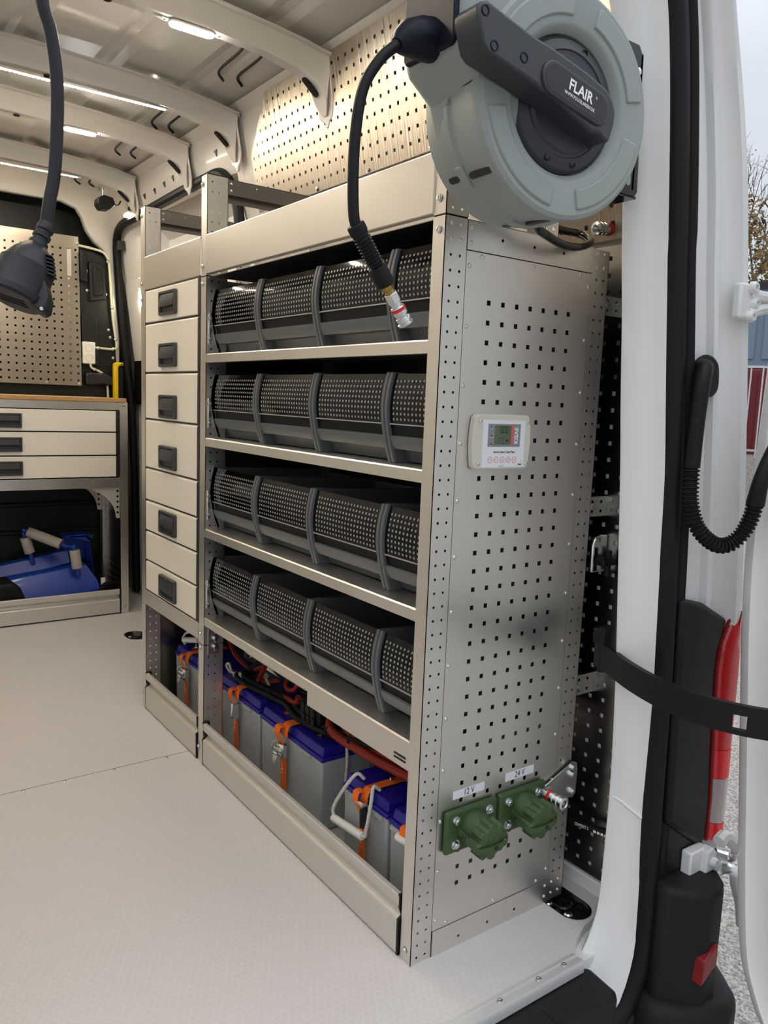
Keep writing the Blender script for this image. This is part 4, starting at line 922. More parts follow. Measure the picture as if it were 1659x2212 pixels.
for y in (.645, .672, .70): MB().box(.138, .145, y, y + .022, .268, .312).obj('cover', 'black_plastic', fz, bev=.003)
for y in (.640, .665, .690): MB().box(.134, .140, y, y + .018, .258, .282).obj('cover', 'black_plastic', fz, bev=.002)
chg = thing('charger_unit', 'pale grey charger box hung under the lowest shelf', 'charger', (.2, .6, .40))
MB().box(.055, .40, .545, .915, .405, .4795).obj('housing', 'cream_plastic', chg, bev=.012, seg=3)
inv = thing('inverter_unit', 'grey metal inverter housing under the near end of the shelf', 'inverter', (.2, .25, .38))
m = MB(); m.plate(FX(.030), -.50, -.045, .395, .4540, .001); m.box(.031, .40, .045, .50, .395, .4535); iv = m.obj('housing', 'stainless', inv, smooth=False)
for z in (.410, .4185): MB().box(.0285, .0305, .085, .125, z - .0015, z + .0015).obj('vent_slot', 'black_plastic', iv)

# =================================================================== hose reel
rl = thing('hose_reel', 'large grey enclosed air hose reel at the top of the rack', 'hose reel', (.025, -.165, 1.652))
RC = V((.049, -.08, 1.648)); YN = (0, -1, 0); RN_ = V((-.1, -1, -.02)).normalized()
RU = V((1, -.1, 0)).normalized(); RV = RU.cross(RN_) * -1; RV = RV if RV.z > 0 else -RV
body = MB(); body.lathe(RC, RN_, [(.06, -.004), (.152, .000), (.162, .010), (.166, .030), (.167, .072), (.172, .075), (.172, .084), (.168, .088), (.170, .120), (.1735, .150), (.1745, .160), (.1725, .168), (.166, .1725), (.118, .1725), (.112, .170), (.104, .160), (.1035, .150), (.06, .150)], 96)
body = body.obj('case', 'reel_grey', rl, ang=30)
def arc(r0, r1, a0, a1, h0, h1, n=18):
    F = Fr(RC, RU, RV, RN_); aa = [math.radians(a0 + (a1 - a0) * k / n) for k in range(n + 1)]
    return MB().prism(F, [(r1 * math.cos(a), r1 * math.sin(a)) for a in aa] + [(r0 * math.cos(a), r0 * math.sin(a)) for a in reversed(aa)], h0, h1)
for a0, a1 in ((192, 262), (282, 348), (12, 72), (92, 150)): arc(.126, .159, a0, a1, .165, .1758).obj('raised_pad', 'reel_grey', body, bev=.003, seg=2)
FR_ = Fr(RC, RU, RV, RN_)
for a in (178, 222, 268, 312, 2):        # clip slots of the rim, their shade put in as charcoal, front shell and back shell
    rd = RU * math.cos(math.radians(a)) + RV * math.sin(math.radians(a)); tg = RV * math.cos(math.radians(a)) - RU * math.sin(math.radians(a))
    for h0, h1, r in ((.098, .156, .1732), (.035, .062, .1672)):
        F = Fr(RC + rd * (r - .003) + RN_ * ((h0 + h1) / 2), RN_, tg, rd)
        MB().prism(F, [(p[1], p[0]) for p in capsule(0, 0, .0055, -(h1 - h0) / 2, (h1 - h0) / 2, 5)], -.004, .0036).obj('clip_slot', 'charcoal', body)
    F = Fr(RC + rd * .168 + RN_ * .0795, RN_, tg, rd); MB().fbox(F, -.009, .009, -.020, .020, -.004, .005).obj('clip', 'reel_grey', body, bev=.002)
hub = MB().lathe(RC, RN_, [(.02, .172), (.070, .1715), (.074, .168), (.078, .168), (.080, .170), (.096, .164), (.1015, .158), (.1015, .146), (.02, .146)], 72).obj('hub', 'reel_dark', rl, ang=25)
for a in (70, 160, 250, 285, 340, 20):
    p = FR_(math.cos(math.radians(a)) * .088, math.sin(math.radians(a)) * .088, .1665); MB().lathe(p, RN_, [(.006, -.002), (.006, .0012), (.0045, .0016), (.004, -.001)], 12).obj('hub_hole', 'black_plastic', hub)
ap = [(-.1989, 1.6945), (-.1986, 1.706), (-.192, 1.7145), (-.1812, 1.719), (-.095, 1.6998), (-.0454, 1.6939), (.0279, 1.6804), (.0769, 1.6668), (.092, 1.654), (.1001, 1.6376), (.0991, 1.6189), (.090, 1.5926), (.0837, 1.5879), (.0649, 1.5981), (.0451, 1.5979), (-.0335, 1.624), (-.103, 1.6392), (-.1761, 1.6525), (-.186, 1.6601)]
arm = MB().prism(FY(-.29), ap, -.052, 0).obj('arm', 'reel_dark', rl, bev=.005, seg=3)
for u, v in ((-.186, 1.704), (-.166, 1.664), (-.108, 1.664)): MB().lathe((u, -.289, v), YN, [(.0075, 0), (.0075, .002), (.006, .0022), (.0055, .0005)], 14).obj('screw_hole', 'reel_black', arm)
FP = Fr((.004, -.290, 1.642), V((1, 0, -.185)), V((.185, 0, 1)), (0, -1, 0))
pill = [(p[1], p[0]) for p in capsule(0, 0, .0245, -.076, .076, 10)]; pill2 = [(p[1], p[0]) for p in capsule(0, 0, .0205, -.071, .071, 10)]
pl_ = MB().prism(FP, pill, -.002, .004).obj('badge', 'reel_dark', arm, bev=.002); MB().prism(FP, pill2, .0035, .0046).obj('badge_plate', 'charcoal', arm, bev=.0006)
text('FLAIR', FP, .0055, .0045, .0225, 'ink_white', arm, sx=.98, w=.0052, bold=.0006)
text('WWW.FOLKELARSEN.DK', FP, .0065, -.0095, .0072, 'ink_white', arm, sx=.86, w=.0052, bold=.0001)
text('®', FP, .041, .010, .006, 'ink_white', arm, w=.0052)
# outlet block on the left shoulder with its black guide
MB().prism(FY(-.165), [(-.060, 1.57), (-.112, 1.59), (-.128, 1.64), (-.172, 1.672), (-.178, 1.685), (-.180, 1.80), (-.165, 1.87), (-.02, 1.87)], -.070, .070).obj('outlet_housing', 'reel_grey', body, bev=.012, seg=3)
FH = Fr((-.180, -.165, 1.735), (0, -1, 0), (0, 0, 1))
g = MB().prism(FH, [(-.056, -.050), (.052, -.050), (.060, -.042), (.060, .06), (-.062, .06), (-.062, -.042)], -.01, .006).obj('hose_guide', 'reel_black', rl, bev=.004, seg=3)
MB().tube([(-.176, -.164, 1.708), (-.200, -.165, 1.704), (-.222, -.167, 1.697), (-.238, -.169, 1.687), (-.246, -.170, 1.680)], [.031, .030, .026, .018, .011], 20).obj('nozzle', 'reel_black', g)
bk = MB(); o_ = [(.180, 1.56), (.190, 1.548), (.258, 1.548), (.268, 1.560), (.256, 1.785), (.243, 1.802), (.19, 1.802), (.180, 1.79)]
bk = bk.prism(FY(-.213), o_, -.006, 0).obj('wall_bracket', 'black_gloss', rl, bev=.002)
MB().box(.248, .257, -.213, -.158, 1.56, 1.79).obj('flange', 'black_gloss', bk, bev=.002); MB().box(.10, .265, -.213, -.150, 1.5475, 1.5525).obj('lower_arm', 'black_gloss', bk, bev=.001)
for z in (1.60, 1.755):
    MB().lathe((.237, -.213, z), YN, [(.010, 0), (.010, .002), (.0065, .003), (.006, .008), (.002, .009)], 14).obj('bolt', 'zinc', bk)
MB().prism(FY(-.213), [(u, v) for u, v in capsule(.239, 0, .006, 1.567, 1.589, 6)], -.0005, .0008).obj('slot', 'reel_grey', bk)
# hose with end fitting
hs = thing('air_hose', 'black braided air hose drooping from the reel with red banded coupling', 'hose', (-.3, -.17, 1.5))
HPTS = [(-.247, -.170, 1.681), (-.2758, -.170, 1.653), (-.3019, -.170, 1.609), (-.3125, -.170, 1.5493), (-.3145, -.170, 1.486), (-.3115, -.170, 1.4364), (-.306, -.170, 1.418)]
MB().tube(spline(HPTS, 10), .0082, 14).obj('hose', 'black_rubber', hs)
P0 = V((-.3085, -.17, 1.4215)); dv = (V((-.2115, -.17, 1.2925)) - P0); Lh = dv.length; dv.normalize()
at = lambda s: P0 + dv * s
MB().lathe(at(0), dv, [(.0125, 0), (.0138, .002), (.0138, .013), (.0125, .015), (.0125, .018), (.010, .019), (.010, .066), (.0135, .068), (.0145, .072), (.0145, .096), (.012, .099), (.008, .100)], 18).obj('bend_guard', 'black_rubber', hs)
hx = []; rad = dv.orthogonal().normalized(); rb = dv.cross(rad)
for k in range(150): a = k * .38; hx.append(at(.019 + .046 * k / 150) + (rad * math.cos(a) + rb * math.sin(a)) * .0122)
MB().tube(hx, .0013, 5).obj('guard_spring', 'black_rubber', hs)
MB().lathe(at(.100), dv, [(.0095, -.002), (.0095, .006)], 6).obj('brass_nut', 'brass', hs, bev=.0008); MB().lathe(at(.106), dv, [(.0085, 0), (.0085, .006)], 16).obj('brass_collar', 'brass', hs)
MB().lathe(at(.112), dv, [(.0112, 0), (.0112, .016)], 6, ref=(0, 1, .3)).obj('hex_body', 'zinc', hs, bev=.001)
cp_ = MB().lathe(at(.128), dv, [(.0085, 0), (.0085, .006), (.0105, .007), (.0115, .009), (.0115, .0195), (.0095, .021), (.0092, .025), (.0118, .026), (.0122, .029), (.0105, .031), (.0100, .033), (.0125, .0345), (.0125, .0370), (.0085, .038), (.0065, .036), (.006, .028)], 22).obj('coupling_sleeve', 'zinc', hs, ang=25)
MB().lathe(at(.128), dv, [(.01185, .0085), (.01185, .0135)], 22).obj('red_ring', 'red_band', cp_)
# feed hose looping under the reel
fd = thing('feed_hose', 'shiny dark supply hose looping under the reel beside the rear post', 'hose', (.33, -.03, 1.49))
MB().tube(spline([(.13, -.09, 1.525), (.185, -.05, 1.512), (.212, -.05, 1.501), (.27, -.04, 1.493), (.329, -.03, 1.498), (.384, -.012, 1.517), (.405, .02, 1.537), (.398, .04, 1.546), (.372, .05, 1.548), (.33, .07, 1.555)], 10), .0085, 12).obj('hose', 'black_gloss', fd)

# =================================================================== instruments and connectors on the end panel
mt = thing('control_panel', 'cream inverter control panel with small green display on the end panel', 'control panel', (.162, -.002, 1.098))
u0, u1, v0, v1 = .086, .2385, 1.0435, 1.1525
def bowed(e, bow=.004):
    P = []
    for (ax, ay), (bx, by), (nx, ny) in (((u0, v0), (u1, v0), (0, -1)), ((u1, v0), (u1, v1), (1, 0)), ((u1, v1), (u0, v1), (0, 1)), ((u0, v1), (u0, v0), (-1, 0))):
        ln = math.hypot(bx - ax, by - ay); tx, ty = (bx - ax) / ln, (by - ay) / ln
        for k in range(9):
            s = .011 + (ln - .022) * k / 8; b_ = (bow if nx else .0005) * math.sin(PI * k / 8)
            P.append((ax + tx * s + nx * (b_ - e), ay + ty * s + ny * (b_ - e)))
        for k in range(1, 4):
            a = PI / 2 * k / 4; cx, cy = bx - tx * .011 - nx * .011, by - ty * .011 - ny * .011
            P.append((cx + nx * (.011 - e) * math.cos(a) + tx * (.011 - e) * math.sin(a), cy + ny * (.011 - e) * math.cos(a) + ty * (.011 - e) * math.sin(a)))
    return P
FM = FY(0)
MB().rings([[FM(u, v, w_) for u, v in bowed(e)] for e, w_ in ((0, .002), (-.0005, .006), (.000, .0075), (.0006, .008), (.0, .0085), (.0, .013), (.003, .0155))]).obj('housing', 'cream_plastic', mt, ang=30)
MB().fbox(FM, .1075, .2235, 1.0475, 1.1420, .015, .0162).obj('face', 'meter_face', mt, bev=.0006)
FD = FY(-.0162)
MB().fbox(FD, .1205, .2095, 1.0890, 1.1345, 0, .0003).obj('display_frame', 'meter_grey', mt)
MB().fbox(FD, .1380, .1830, 1.0935, 1.1315, .0003, .0006).obj('display', 'lcd_green', mt)
MB().fbox(FD, .1835, .1885, 1.0930, 1.1330, .0003, .0006).obj('red_bar', 'meter_red', mt)
seg = MB()
def digit(u, v, w_, h, segs):
    t = .0011; S7 = {'a': (0, h - t, w_, h), 'g': (0, h / 2 - t / 2, w_, h / 2 + t / 2), 'd': (0, 0, w_, t), 'f': (0, h / 2, t, h), 'b': (w_ - t, h / 2, w_, h), 'e': (0, 0, t, h / 2), 'c': (w_ - t, 0, w_, h / 2)}
    for s in segs: a, b_, c_, d_ = S7[s]; seg.fbox(FD, u + a, u + c_, v + b_, v + d_, .0006, .0008)
for k in range(3): digit(.1525 + k * .0082, 1.1165, .0062, .0135, 'abcdef')
seg.fbox(FD, .1592, .1602, 1.1165, 1.1175, .0006, .0008)
for a, b_, c_, d_ in ((.152, .162, 1.1055, 1.1060), (.152, .162, 1.0945, 1.0950), (.152, .1525, 1.0945, 1.106), (.1615, .162, 1.0945, 1.106), (.1545, .1560, 1.106, 1.1072), (.158, .1595, 1.106, 1.1072), (.170, .1752, 1.099, 1.1035)): seg.fbox(FD, a, b_, c_, d_, .0006, .0008)
seg.obj('digits', 'lcd_dark', mt, smooth=False)
for z, m in ((1.129, 'lcd_green'), (1.111, 'reflector_red'), (1.0945, 'reflector_red')): MB().lathe((.1295, -.0165, z), YN, [(.0018, 0), (.0016, .0006)], 10).obj('indicator', m, mt)
for z, s in ((1.1255, 'Power'), (1.1075, 'AC Output'), (1.0912, 'Fault')): text(s, FD, .129, z, .0028, 'ink_white', mt, w=.0005)
FK = Fr((.1985, -.0162, 1.1115), (0, 0, 1), (-1, 0, 0), (0, -1, 0)); text('KISAE', FK, 0, 0, .0145, 'ink_white', mt, sx=.92, w=.0005, bold=.0003)
text('Inverter-Charger Control Panel', FD, .167, 1.0785, .0068, 'ink_black', mt, sx=.66, w=.0003, bold=.00012)
for k, s in enumerate(('Power', 'Menu', '△', '▽', 'Enter')):
    u = .1295 + k * .0166; b_ = MB(); b_.lathe((u, -.0162, 1.0630), YN, [(.0062, 0), (.0062, .0005), (.0056, .0005), (.0056, .0002)], 24); b_.obj('button', 'meter_red', mt)
    MB().lathe((u, -.0162, 1.0630), YN, [(.0055, 0), (.0053, .0004)], 20).obj('button_cap', 'meter_face', mt)
    if k in (2, 3):
        f = 1 if k == 2 else -1; t_ = MB()
        for a, b2 in (((-.0022, -.0016 * f), (.0022, -.0016 * f)), ((.0022, -.0016 * f), (0, .002 * f)), ((0, .002 * f), (-.0022, -.0016 * f))): t_.cyl(FD(u + a[0], 1.063 + a[1], .0006), FD(u + b2[0], 1.063 + b2[1], .0006), .0002, n=4)
        t_.obj('arrow', 'ink_black', mt)
    else: text(s, FD, u, 1.063, .0030, 'ink_black', mt, w=.0006, sx=.9)
MB().fbox(FD, .152, .168, 1.0500, 1.0510, .0001, .0003).obj('print_bar', 'meter_grey', mt)
text('KISAE', FD, .2125, 1.0530, .0046, 'ink_black', mt, w=.0003, bold=.0002, sx=.85)
MB().lathe((.2155, -.0163, 1.0600), YN, [(.0012, 0), (.001, .0003)], 8).obj('red_dot', 'meter_red', mt)
for u, v in ((.0985, 1.1400), (.2300, 1.1400), (.0985, 1.0555), (.2300, 1.0555)): MB().lathe((u, -.0145, v), YN, [(.0042, 0), (.0044, .0012), (.0036, .003), (.0015, .0038), (.0012, .003)], 14).obj('screw', 'chrome', mt)

def power_socket(cx, cz, label):
    t = thing('power_socket', label, 'socket', (cx, -.002, cz), group='green power sockets')
    F = FY(-.0022)
    f = MB().fbox(F, cx - .0725, cx + .0725, cz - .0475, cz + .0475, 0, .013).obj('flange', 'army_green', t, bev=.006, seg=4)
    for du in (-.0465, .0465):
        for dz in (-.0265, .0265): b_ = link(BOLT_Y, 'bolt', f); b_.location = V((cx + du, -.0150, cz + dz)) - V((cx, -.002, cz))
    o = V((cx, -.015, cz)); ax = V((0, -1, -.08))
    MB().lathe(o, ax, [(.0375, -.002), (.0375, .030), (.0355, .034), (.030, .036)], 32).obj('barrel', 'army_green', t)
    # hinged cap with a finger-grip edge
    A_ = V(ax).normalized(); c = o + A_ * .033; U_ = V((1, 0, 0)); W_ = A_.cross(U_) * -1
    if W_.z < 0: W_ = -W_
    P = []
    for k in range(90):
        a = 2 * PI * k / 90; r = .0390 + .0062 * max(-.6, min(.55, 1.6 * math.sin(a * 8 + .5)))
        P.append((r * math.cos(a), r * math.sin(a) * 1.0))
    Fc = Fr(c, U_, W_, A_); rs = []
    for w_, s in ((0, .99), (.002, 1), (.027, 1), (.0295, .97), (.031, .90)): rs.append([Fc(u * s, v * s, w_) for u, v in P])
    cp = MB().rings(rs).obj('cap', 'army_green', t, ang=38)
    MB().fbox(Fc, -.012, .012, -.012, .012, .0305, .0322).obj('cap_emblem', 'army_green', cp, bev=.0006)
    for k, s in enumerate(('III', 'III')): text(s, Fc, 0, .004 - k * .009, .009, 'army_green', cp, w=.0330, bold=.0004)
    # spring clip: a band running round the front of the cap
    q = spline([Fc(-.048, .010, -.022), Fc(-.0475, .004, .005), Fc(-.0455, -.003, .026), Fc(-.036, -.008, .034), Fc(0, -.010, .036), Fc(.036, -.008, .034), Fc(.0455, -.003, .026), Fc(.0475, .004, .005), Fc(.048, .010, -.022)], 6)
    MB().ribbon(q, W_, .013, .0022).obj('spring_clip', 'army_green', t, ang=50)
    for s in (-1, 1): MB().lathe(Fc(.0478 * s, .006, -.004), (s, 0, 0), [(.005, 0), (.005, .002), (.003, .004)], 12).obj('clip_pivot', 'charcoal', t)
    MB().lathe(Fc(.006, -.0100, .0375), A_, [(.0045, 0), (.004, .003), (.002, .004)], 12).obj('clip_knob', 'charcoal', t)
power_socket(.1405, .2800, 'left olive green socket below the first sticker')
power_socket(.2920, .2800, 'right olive green socket beside the chrome coupling')
for body_, a, b_, z0, z1, lb in (('12 V', .0930, .1825, .3462, .3652, 'white sticker reading 12 V above the left green socket'), ('24 V', .2447, .3340, .3470, .3668, 'white sticker reading 24 V above the right green socket')):
    t = thing('label_sticker', lb, 'label', ((a + b_) / 2, -.0025, z0)); MB().fbox(FY(-.0012), a, b_, z0, z1, 0, .0006).obj('sticker', 'sticker_white', t); text(body_, FY(-.0018), (a + b_) / 2, (z0 + z1) / 2, .0205, 'ink_black', t, sx=.80)
cpg = thing('air_coupling', 'chrome quick coupling with red ring on a small plate by the rear post', 'coupling', (.345, -.02, .30))
pt = MB().prism(FY(-.008), [(.362, .283), (.366, .306), (.440, .335), (.462, .345), (.476, .338), (.480, .32), (.478, .262), (.47, .252), (.445, .258), (.38, .270)], -.003, 0).obj('mount_plate', 'galvanised', cpg, bev=.001)
for x, z in ((.457, .3155), (.462, .2720), (.457, .333)): b_ = link(BOLT_Y, 'bolt', pt); b_.location = V((x, -.008, z)) - V((.345, -.02, .30))
MB().cyl((.385, -.008, .296), (.340, -.012, .306), .008, n=10).obj('elbow', 'zinc', cpg)
o = V((.345, -.004, .306)); MB().lathe(o, YN, [(.008, -.008), (.008, .010), (.0065, .011), (.0065, .018)], 16).obj('nipple', 'zinc', cpg); MB().lathe(o, YN, [(.0112, .016), (.0112, .036)], 6).obj('hex_body', 'zinc', cpg, bev=.001)
cs = MB().lathe(o, YN, [(.009, .036), (.0135, .038), (.0138, .056), (.0115, .058), (.0112, .063), (.014, .064), (.0142, .069), (.0120, .071), (.0120, .074), (.0145, .0755), (.0145, .083), (.0095, .085), (.0075, .083), (.007, .07)], 24).obj('coupling_sleeve', 'zinc', cpg, ang=25)
MB().lathe(o, YN, [(.0143, .0395), (.0143, .047)], 24).obj('red_ring', 'red_band', cs)
cp2 = thing('air_coupling', 'chrome quick coupling with red ring high behind the white pillar', 'coupling', (.52, .05, 1.575))
o = V((.473, .052, 1.568)); XP = (1, 0, .12); MB().lathe(o, XP, [(.0075, .012), (.0085, -.001), (.0145, .002), (.0145, .010), (.012, .011), (.012, .014), (.0142, .015), (.0142, .021), (.0115, .022), (.0115, .026), (.0138, .027), (.0138, .050)], 22).obj('coupling_sleeve', 'zinc', cp2, ang=25)
MB().lathe(o, XP, [(.0143, .036), (.0143, .045)], 22).obj('red_ring', 'red_band', cp2); MB().lathe(o, XP, [(.0150, .050), (.0150, .090)], 6).obj('hex_body', 'zinc', cp2, bev=.001)

# wall ties, latch, floor eyes, hose by the wall
for z0, z1, lb in ((1.378, 1.420, 'top galvanised strap tying the rear post to the wall'), (.926, .972, 'middle galvanised strap tying the rear post to the wall'), (.497, .546, 'lowest galvanised strap tying the rear post to the wall, below the stay bar')):
    t = thing('wall_tie', lb, 'bracket', (.52, .016, z0), group='galvanised wall ties')
    m = MB(); m.plate(FY(.012), .466, .575, z0, z1, .0025, [.485, .515, .545], [z0 + .012, z1 - .012], .0042, 8); m.obj('strip', 'galvanised', t, smooth=False)
    MB().box(.5725, .575, .012, .05, z0, z1).obj('wall_foot', 'galvanised', t)
    b_ = link(BOLT_Y, 'bolt', t); b_.location = V((.474, .012, (z0 + z1) / 2)) - V((.52, .016, z0))
lt = thing('latch_bracket', 'small bright bracket with black catch behind the pillar edge', 'latch', (.50, -.02, .83))
MB().rings([[V((x, y, z)) for x, z in ((.485, .795), (.485, .86), (.492, .878), (.51, .884), (.535, .884), (.535, .795))] for y in (.0, .012)]).obj('bracket', 'chrome', lt, bev=.005, seg=3)
MB().box(.49, .535, -.03, .0, .815, .832).obj('catch', 'black_plastic', lt, bev=.005); MB().cyl((.515, -.02, .79), (.515, -.02, .85), .008, n=10).obj('catch_pin', 'black_plastic', lt)
def tie_down(P, cx, cy, label):
    t = thing('lashing_eye', label, 'lashing eye', (cx, cy, -.018), group='floor lashing eyes')
    a = [V((x, y, 0)) for x, y in P]; c = V((cx, cy, 0)); sh = lambda p, k, z: c + (p - c) * k + V((0, 0, z))
    MB().rings([[sh(p, 1.0, .0005) for p in a], [sh(p, .985, .001) for p in a], [sh(p, .93, -.006) for p in a], [sh(p, .80, -.017) for p in a]], caps=False).add([sh(p, .80, -.017) for p in a], [tuple(range(len(a)))]).obj('pan', 'black_gloss', t, ang=40)
    MB().tube(spline([(cx - .018, cy + .012, -.010), (cx - .018, cy - .012, -.006), (cx, cy - .022, -.004), (cx + .018, cy - .012, -.006), (cx + .018, cy + .012, -.010)], 5), .004, 8).obj('ring', 'black_gloss', t)
    for dx, dy in ((-.020, .026), (-.012, -.030)): MB().lathe((cx + dx, cy + dy, -.016), (0, 0, 1), [(.011, 0), (.011, .004), (.008, .007), (.002, .008)], 14).obj('bolt', 'zinc', t)
tie_down(PAN1, .446, -.02, 'black recessed lashing eye in the floor by the end panel'); tie_down(PAN2, .262, 2.53, 'black recessed lashing eye in the floor by the drawer column')
ws = thing('wall_hose', 'black printed air hose running behind the rear post', 'hose', (.50, 0, .18))
wp = spline([(.485, .13, .20), (.49, .06, .183), (.497, .02, .175), (.502, -.03, .180), (.508, -.09, .190), (.53, -.13, .20)], 8); MB().tube(wp, .0085, 12).obj('hose', 'black_rubber', ws)
FW = Fr((.4905, .006, .1765), V((.09, -1, .08)), (0, 0, 1)); FW.v = (V((0, 0, 1)) - FW.u * FW.u.z).normalized(); FW.w = FW.u.cross(FW.v)
text('SEMPERIT S', FW, .028, 0, .011, 'ink_white', ws, sx=.72, w=.0006)
for k in range(4): MB().fbox(FW, .062 + k * .010, .069 + k * .010, -.003, .003, .0003, .0012).obj('print_bar', 'ink_white', ws)

# =================================================================== roof lamps and strips
def roof_lamp(y, x0, x1, z, label):
    t = thing('roof_lamp', label, 'lamp', ((x0 + x1) / 2, y, z), group='roof lamps'); c = (x0 + x1) / 2
    P = [(p[1] + 0, p[0]) for p in capsule(0, 0, .0175, x0 - c, x1 - c, 8)]
    F = Fr((c, y, z), (1, 0, 0), (0, 1, 0)); MB().prism(F, P, -.003, .003).obj('base', 'white_plastic', t, bev=.001); MB().prism(F, [(a * .96, b * .9) for a, b in P], -.009, -.003).obj('diffuser', 'lamp_cool', t, bev=.002)
    for x in (x0 - .012, x1 + .012): MB().box(x - .010, x + .010, y - .007, y + .007, z + .0005, z + .003).obj('tab', 'white_plastic', t); MB().lathe((x, y, z + .001), (0, 0, -1), [(.005, 0), (.004, .002), (.0015, .0024)], 10).obj('screw', 'zinc', t)
roof_lamp(1.092, -.115, .018, 2.178, 'small bright white roof lamp on the nearest rib'); roof_lamp(2.225, -.115, .013, 2.178, 'small bright white roof lamp on the third rib')
def led_strip(y, z, label):
    t = thing('light_strip', label, 'light strip', (-.44, y, z), group='roof light strips')
    MB().box(-1.0, .118, y - .008, y + .008, z, z + .003).obj('carrier', 'white_plastic', t)
    m = MB(); n_ = 80
    for k in range(n_): x = -.99 + 1.10 * k / (n_ - 1); m.box(x - .0042, x + .0042, y - .0042, y + .0042, z - .0022, z)
    o = m.obj('led_chips', 'led_warm', t, smooth=False); o['kind'] = 'stuff'
    MB().box(.118, .132, y - .006, y + .006, z - .002, z + .003).obj('end_plug', 'white_plastic', t)
led_strip(1.748, 2.171, 'glowing warm light strip along the second roof rib'); led_strip(2.905, 2.166, 'glowing warm light strip along the farther roof rib')
led_strip(.453, 2.171, 'warm light strip on the roof rib nearest the rear opening')
el = thing('door_glare', 'small glowing block added for the bright glint above the side door seal', 'lamp', (.40, 3.02, 2.05)); MB().box(.385, .41, 2.98, 3.06, 2.062, 2.070).obj('base', 'white_plastic', el); MB().box(.382, .405, 2.985, 3.055, 2.050, 2.062).obj('diffuser', 'door_glare', el, bev=.003)  # added glowing block; imitates the highlight on the roof rail
el = thing('door_glare', 'upright glowing bar added for the white glare inside the side door', 'lamp', (.47, 3.18, 1.75)); MB().box(.503, .515, 3.14, 3.165, 1.62, 1.94).obj('base', 'white_plastic', el); MB().box(.494, .503, 3.143, 3.162, 1.63, 1.93).obj('diffuser', 'door_glare', el, bev=.002)  # added glowing bar; imitates the white glare beside the post
rc_ = thing('roof_camera', 'small black box camera hanging under the far roof corner', 'camera', (.27, 3.0, 2.1))
MB().prism(FY(3.0), [(.232, 2.108), (.262, 2.125), (.305, 2.118), (.318, 2.085), (.285, 2.058), (.245, 2.055), (.228, 2.08)], -.04, .03).obj('body', 'black_plastic', rc_, bev=.006); MB().box(.258, .285, 2.99, 3.02, 2.12, 2.19).obj('bracket', 'zinc', rc_, bev=.003)
MB().tube(spline([(.30, 3.02, 2.10), (.34, 3.02, 2.095), (.36, 3.03, 2.12)], 5), .004, 6).obj('cable', 'black_rubber', rc_)

# =================================================================== hanging extension socket (near, left)
ex = thing('extension_socket', 'black rubber extension socket dangling from its cable at upper left', 'socket', (-.78, -.3, 1.4))
CB = [(-0.7637, -0.3, 1.6031), (-0.762, -0.3, 1.5632), (-0.7596, -0.3, 1.5352), (-0.7529, -0.3, 1.5121), (-0.7484, -0.3, 1.4753), (-0.7482, -0.3, 1.4367), (-0.7517, -0.3, 1.3837), (-0.7575, -0.3, 1.3518), (-0.761, -0.3, 1.3282)]
MB().tube(spline(CB, 8), .0062, 14).obj('cable', 'cord_rubber', ex)
n0 = V(CB[-1]); ax = V((-.46, -.13, -1)).normalized()
MB().lathe(n0, ax, [(.0075, -.004), (.0085, .0), (.0085, .004), (.0072, .005), (.0072, .008), (.0088, .009), (.0088, .012), (.0074, .013), (.0074, .016), (.0090, .017), (.0095, .021), (.0135, .025), (.0195, .033), (.0240, .043), (.0250, .045), (.0262, .0455), (.0270, .072), (.0275, .0735), (.0292, .074), (.0292, .080), (.027, .0825), (.010, .083)], 36).obj('body', 'cord_rubber', ex, ang=30)
lat = ax.cross(V((.58, .8, 0))).normalized(); lat = -lat if lat.x < 0 else lat
for k in range(6):
    c = n0 + ax * (.028 + .0036 * k) + lat * (.0135 + .0019 * k) + V((-.58, -.8, 0)) * .006
    MB().fbox(Fr(c, lat, ax), -.010, .008, -.0009, .0009, -.004, .006).obj('grip_rib', 'cord_rubber', ex, bev=.0006)
c = n0 + ax * .074 + lat * .030
MB().prism(Fr(c, lat, ax), [(-.010, -.026), (.004, -.004), (.007, .008), (.003, .013), (-.010, .010)], -.010, .010).obj('lid_hinge', 'cord_rubber', ex, bev=.002)
MB().cyl(c + lat * .0035 + ax * .007 - V((.58, .8, 0)) * .011, c + lat * .0035 + ax * .007 + V((.58, .8, 0)) * .011, .0018, n=8).obj('hinge_pin', 'zinc', ex)
c = n0 + ax * .083
for k in range(3): MB().fbox(Fr(c, lat, ax.cross(lat)), -.014, .014, -.006 + k * .006 - .0006, -.006 + k * .006 + .0006, -.0008, .0008).obj('lid_mark', 'cord_rubber', ex)

# =================================================================== workbench at the far end
wb = thing('workbench', 'steel workbench with plywood top at the far end', 'workbench', (-.4, 3.1, 0))
MB().box(-1.20, .352, 2.932, 3.315, 1.112, 1.1315).obj('worktop', 'plywood_edge', wb, bev=.002)
MB().box(-1.20, .352, 2.936, 3.312, 1.1312, 1.1325).obj('worktop_face', 'plywood_top', wb)
for x0 in (.320, -1.20):
    MB().rings([[V((x, y, z)) for x, y in ((x0, 2.94), (x0 + .040, 2.94), (x0 + .040, 2.99), (x0 + .0385, 2.99), (x0 + .0385, 2.9415), (x0, 2.9415))] for z in (0, 1.112)]).obj('leg', 'stainless', wb)
    MB().box(x0, x0 + .04, 3.26, 3.31, 0, 1.112).obj('leg', 'stainless', wb)
MB().box(-1.18, .320, 2.938, 2.96, 1.072, 1.112).obj('front_beam', 'stainless', wb, bev=.002); MB().box(-1.18, .320, 2.938, 2.96, .674, .7265).obj('front_beam', 'stainless', wb, bev=.002); MB().box(-1.18, .32, 2.94, 3.29, .720, .7265).obj('drawer_floor', 'stainless_dark', wb)
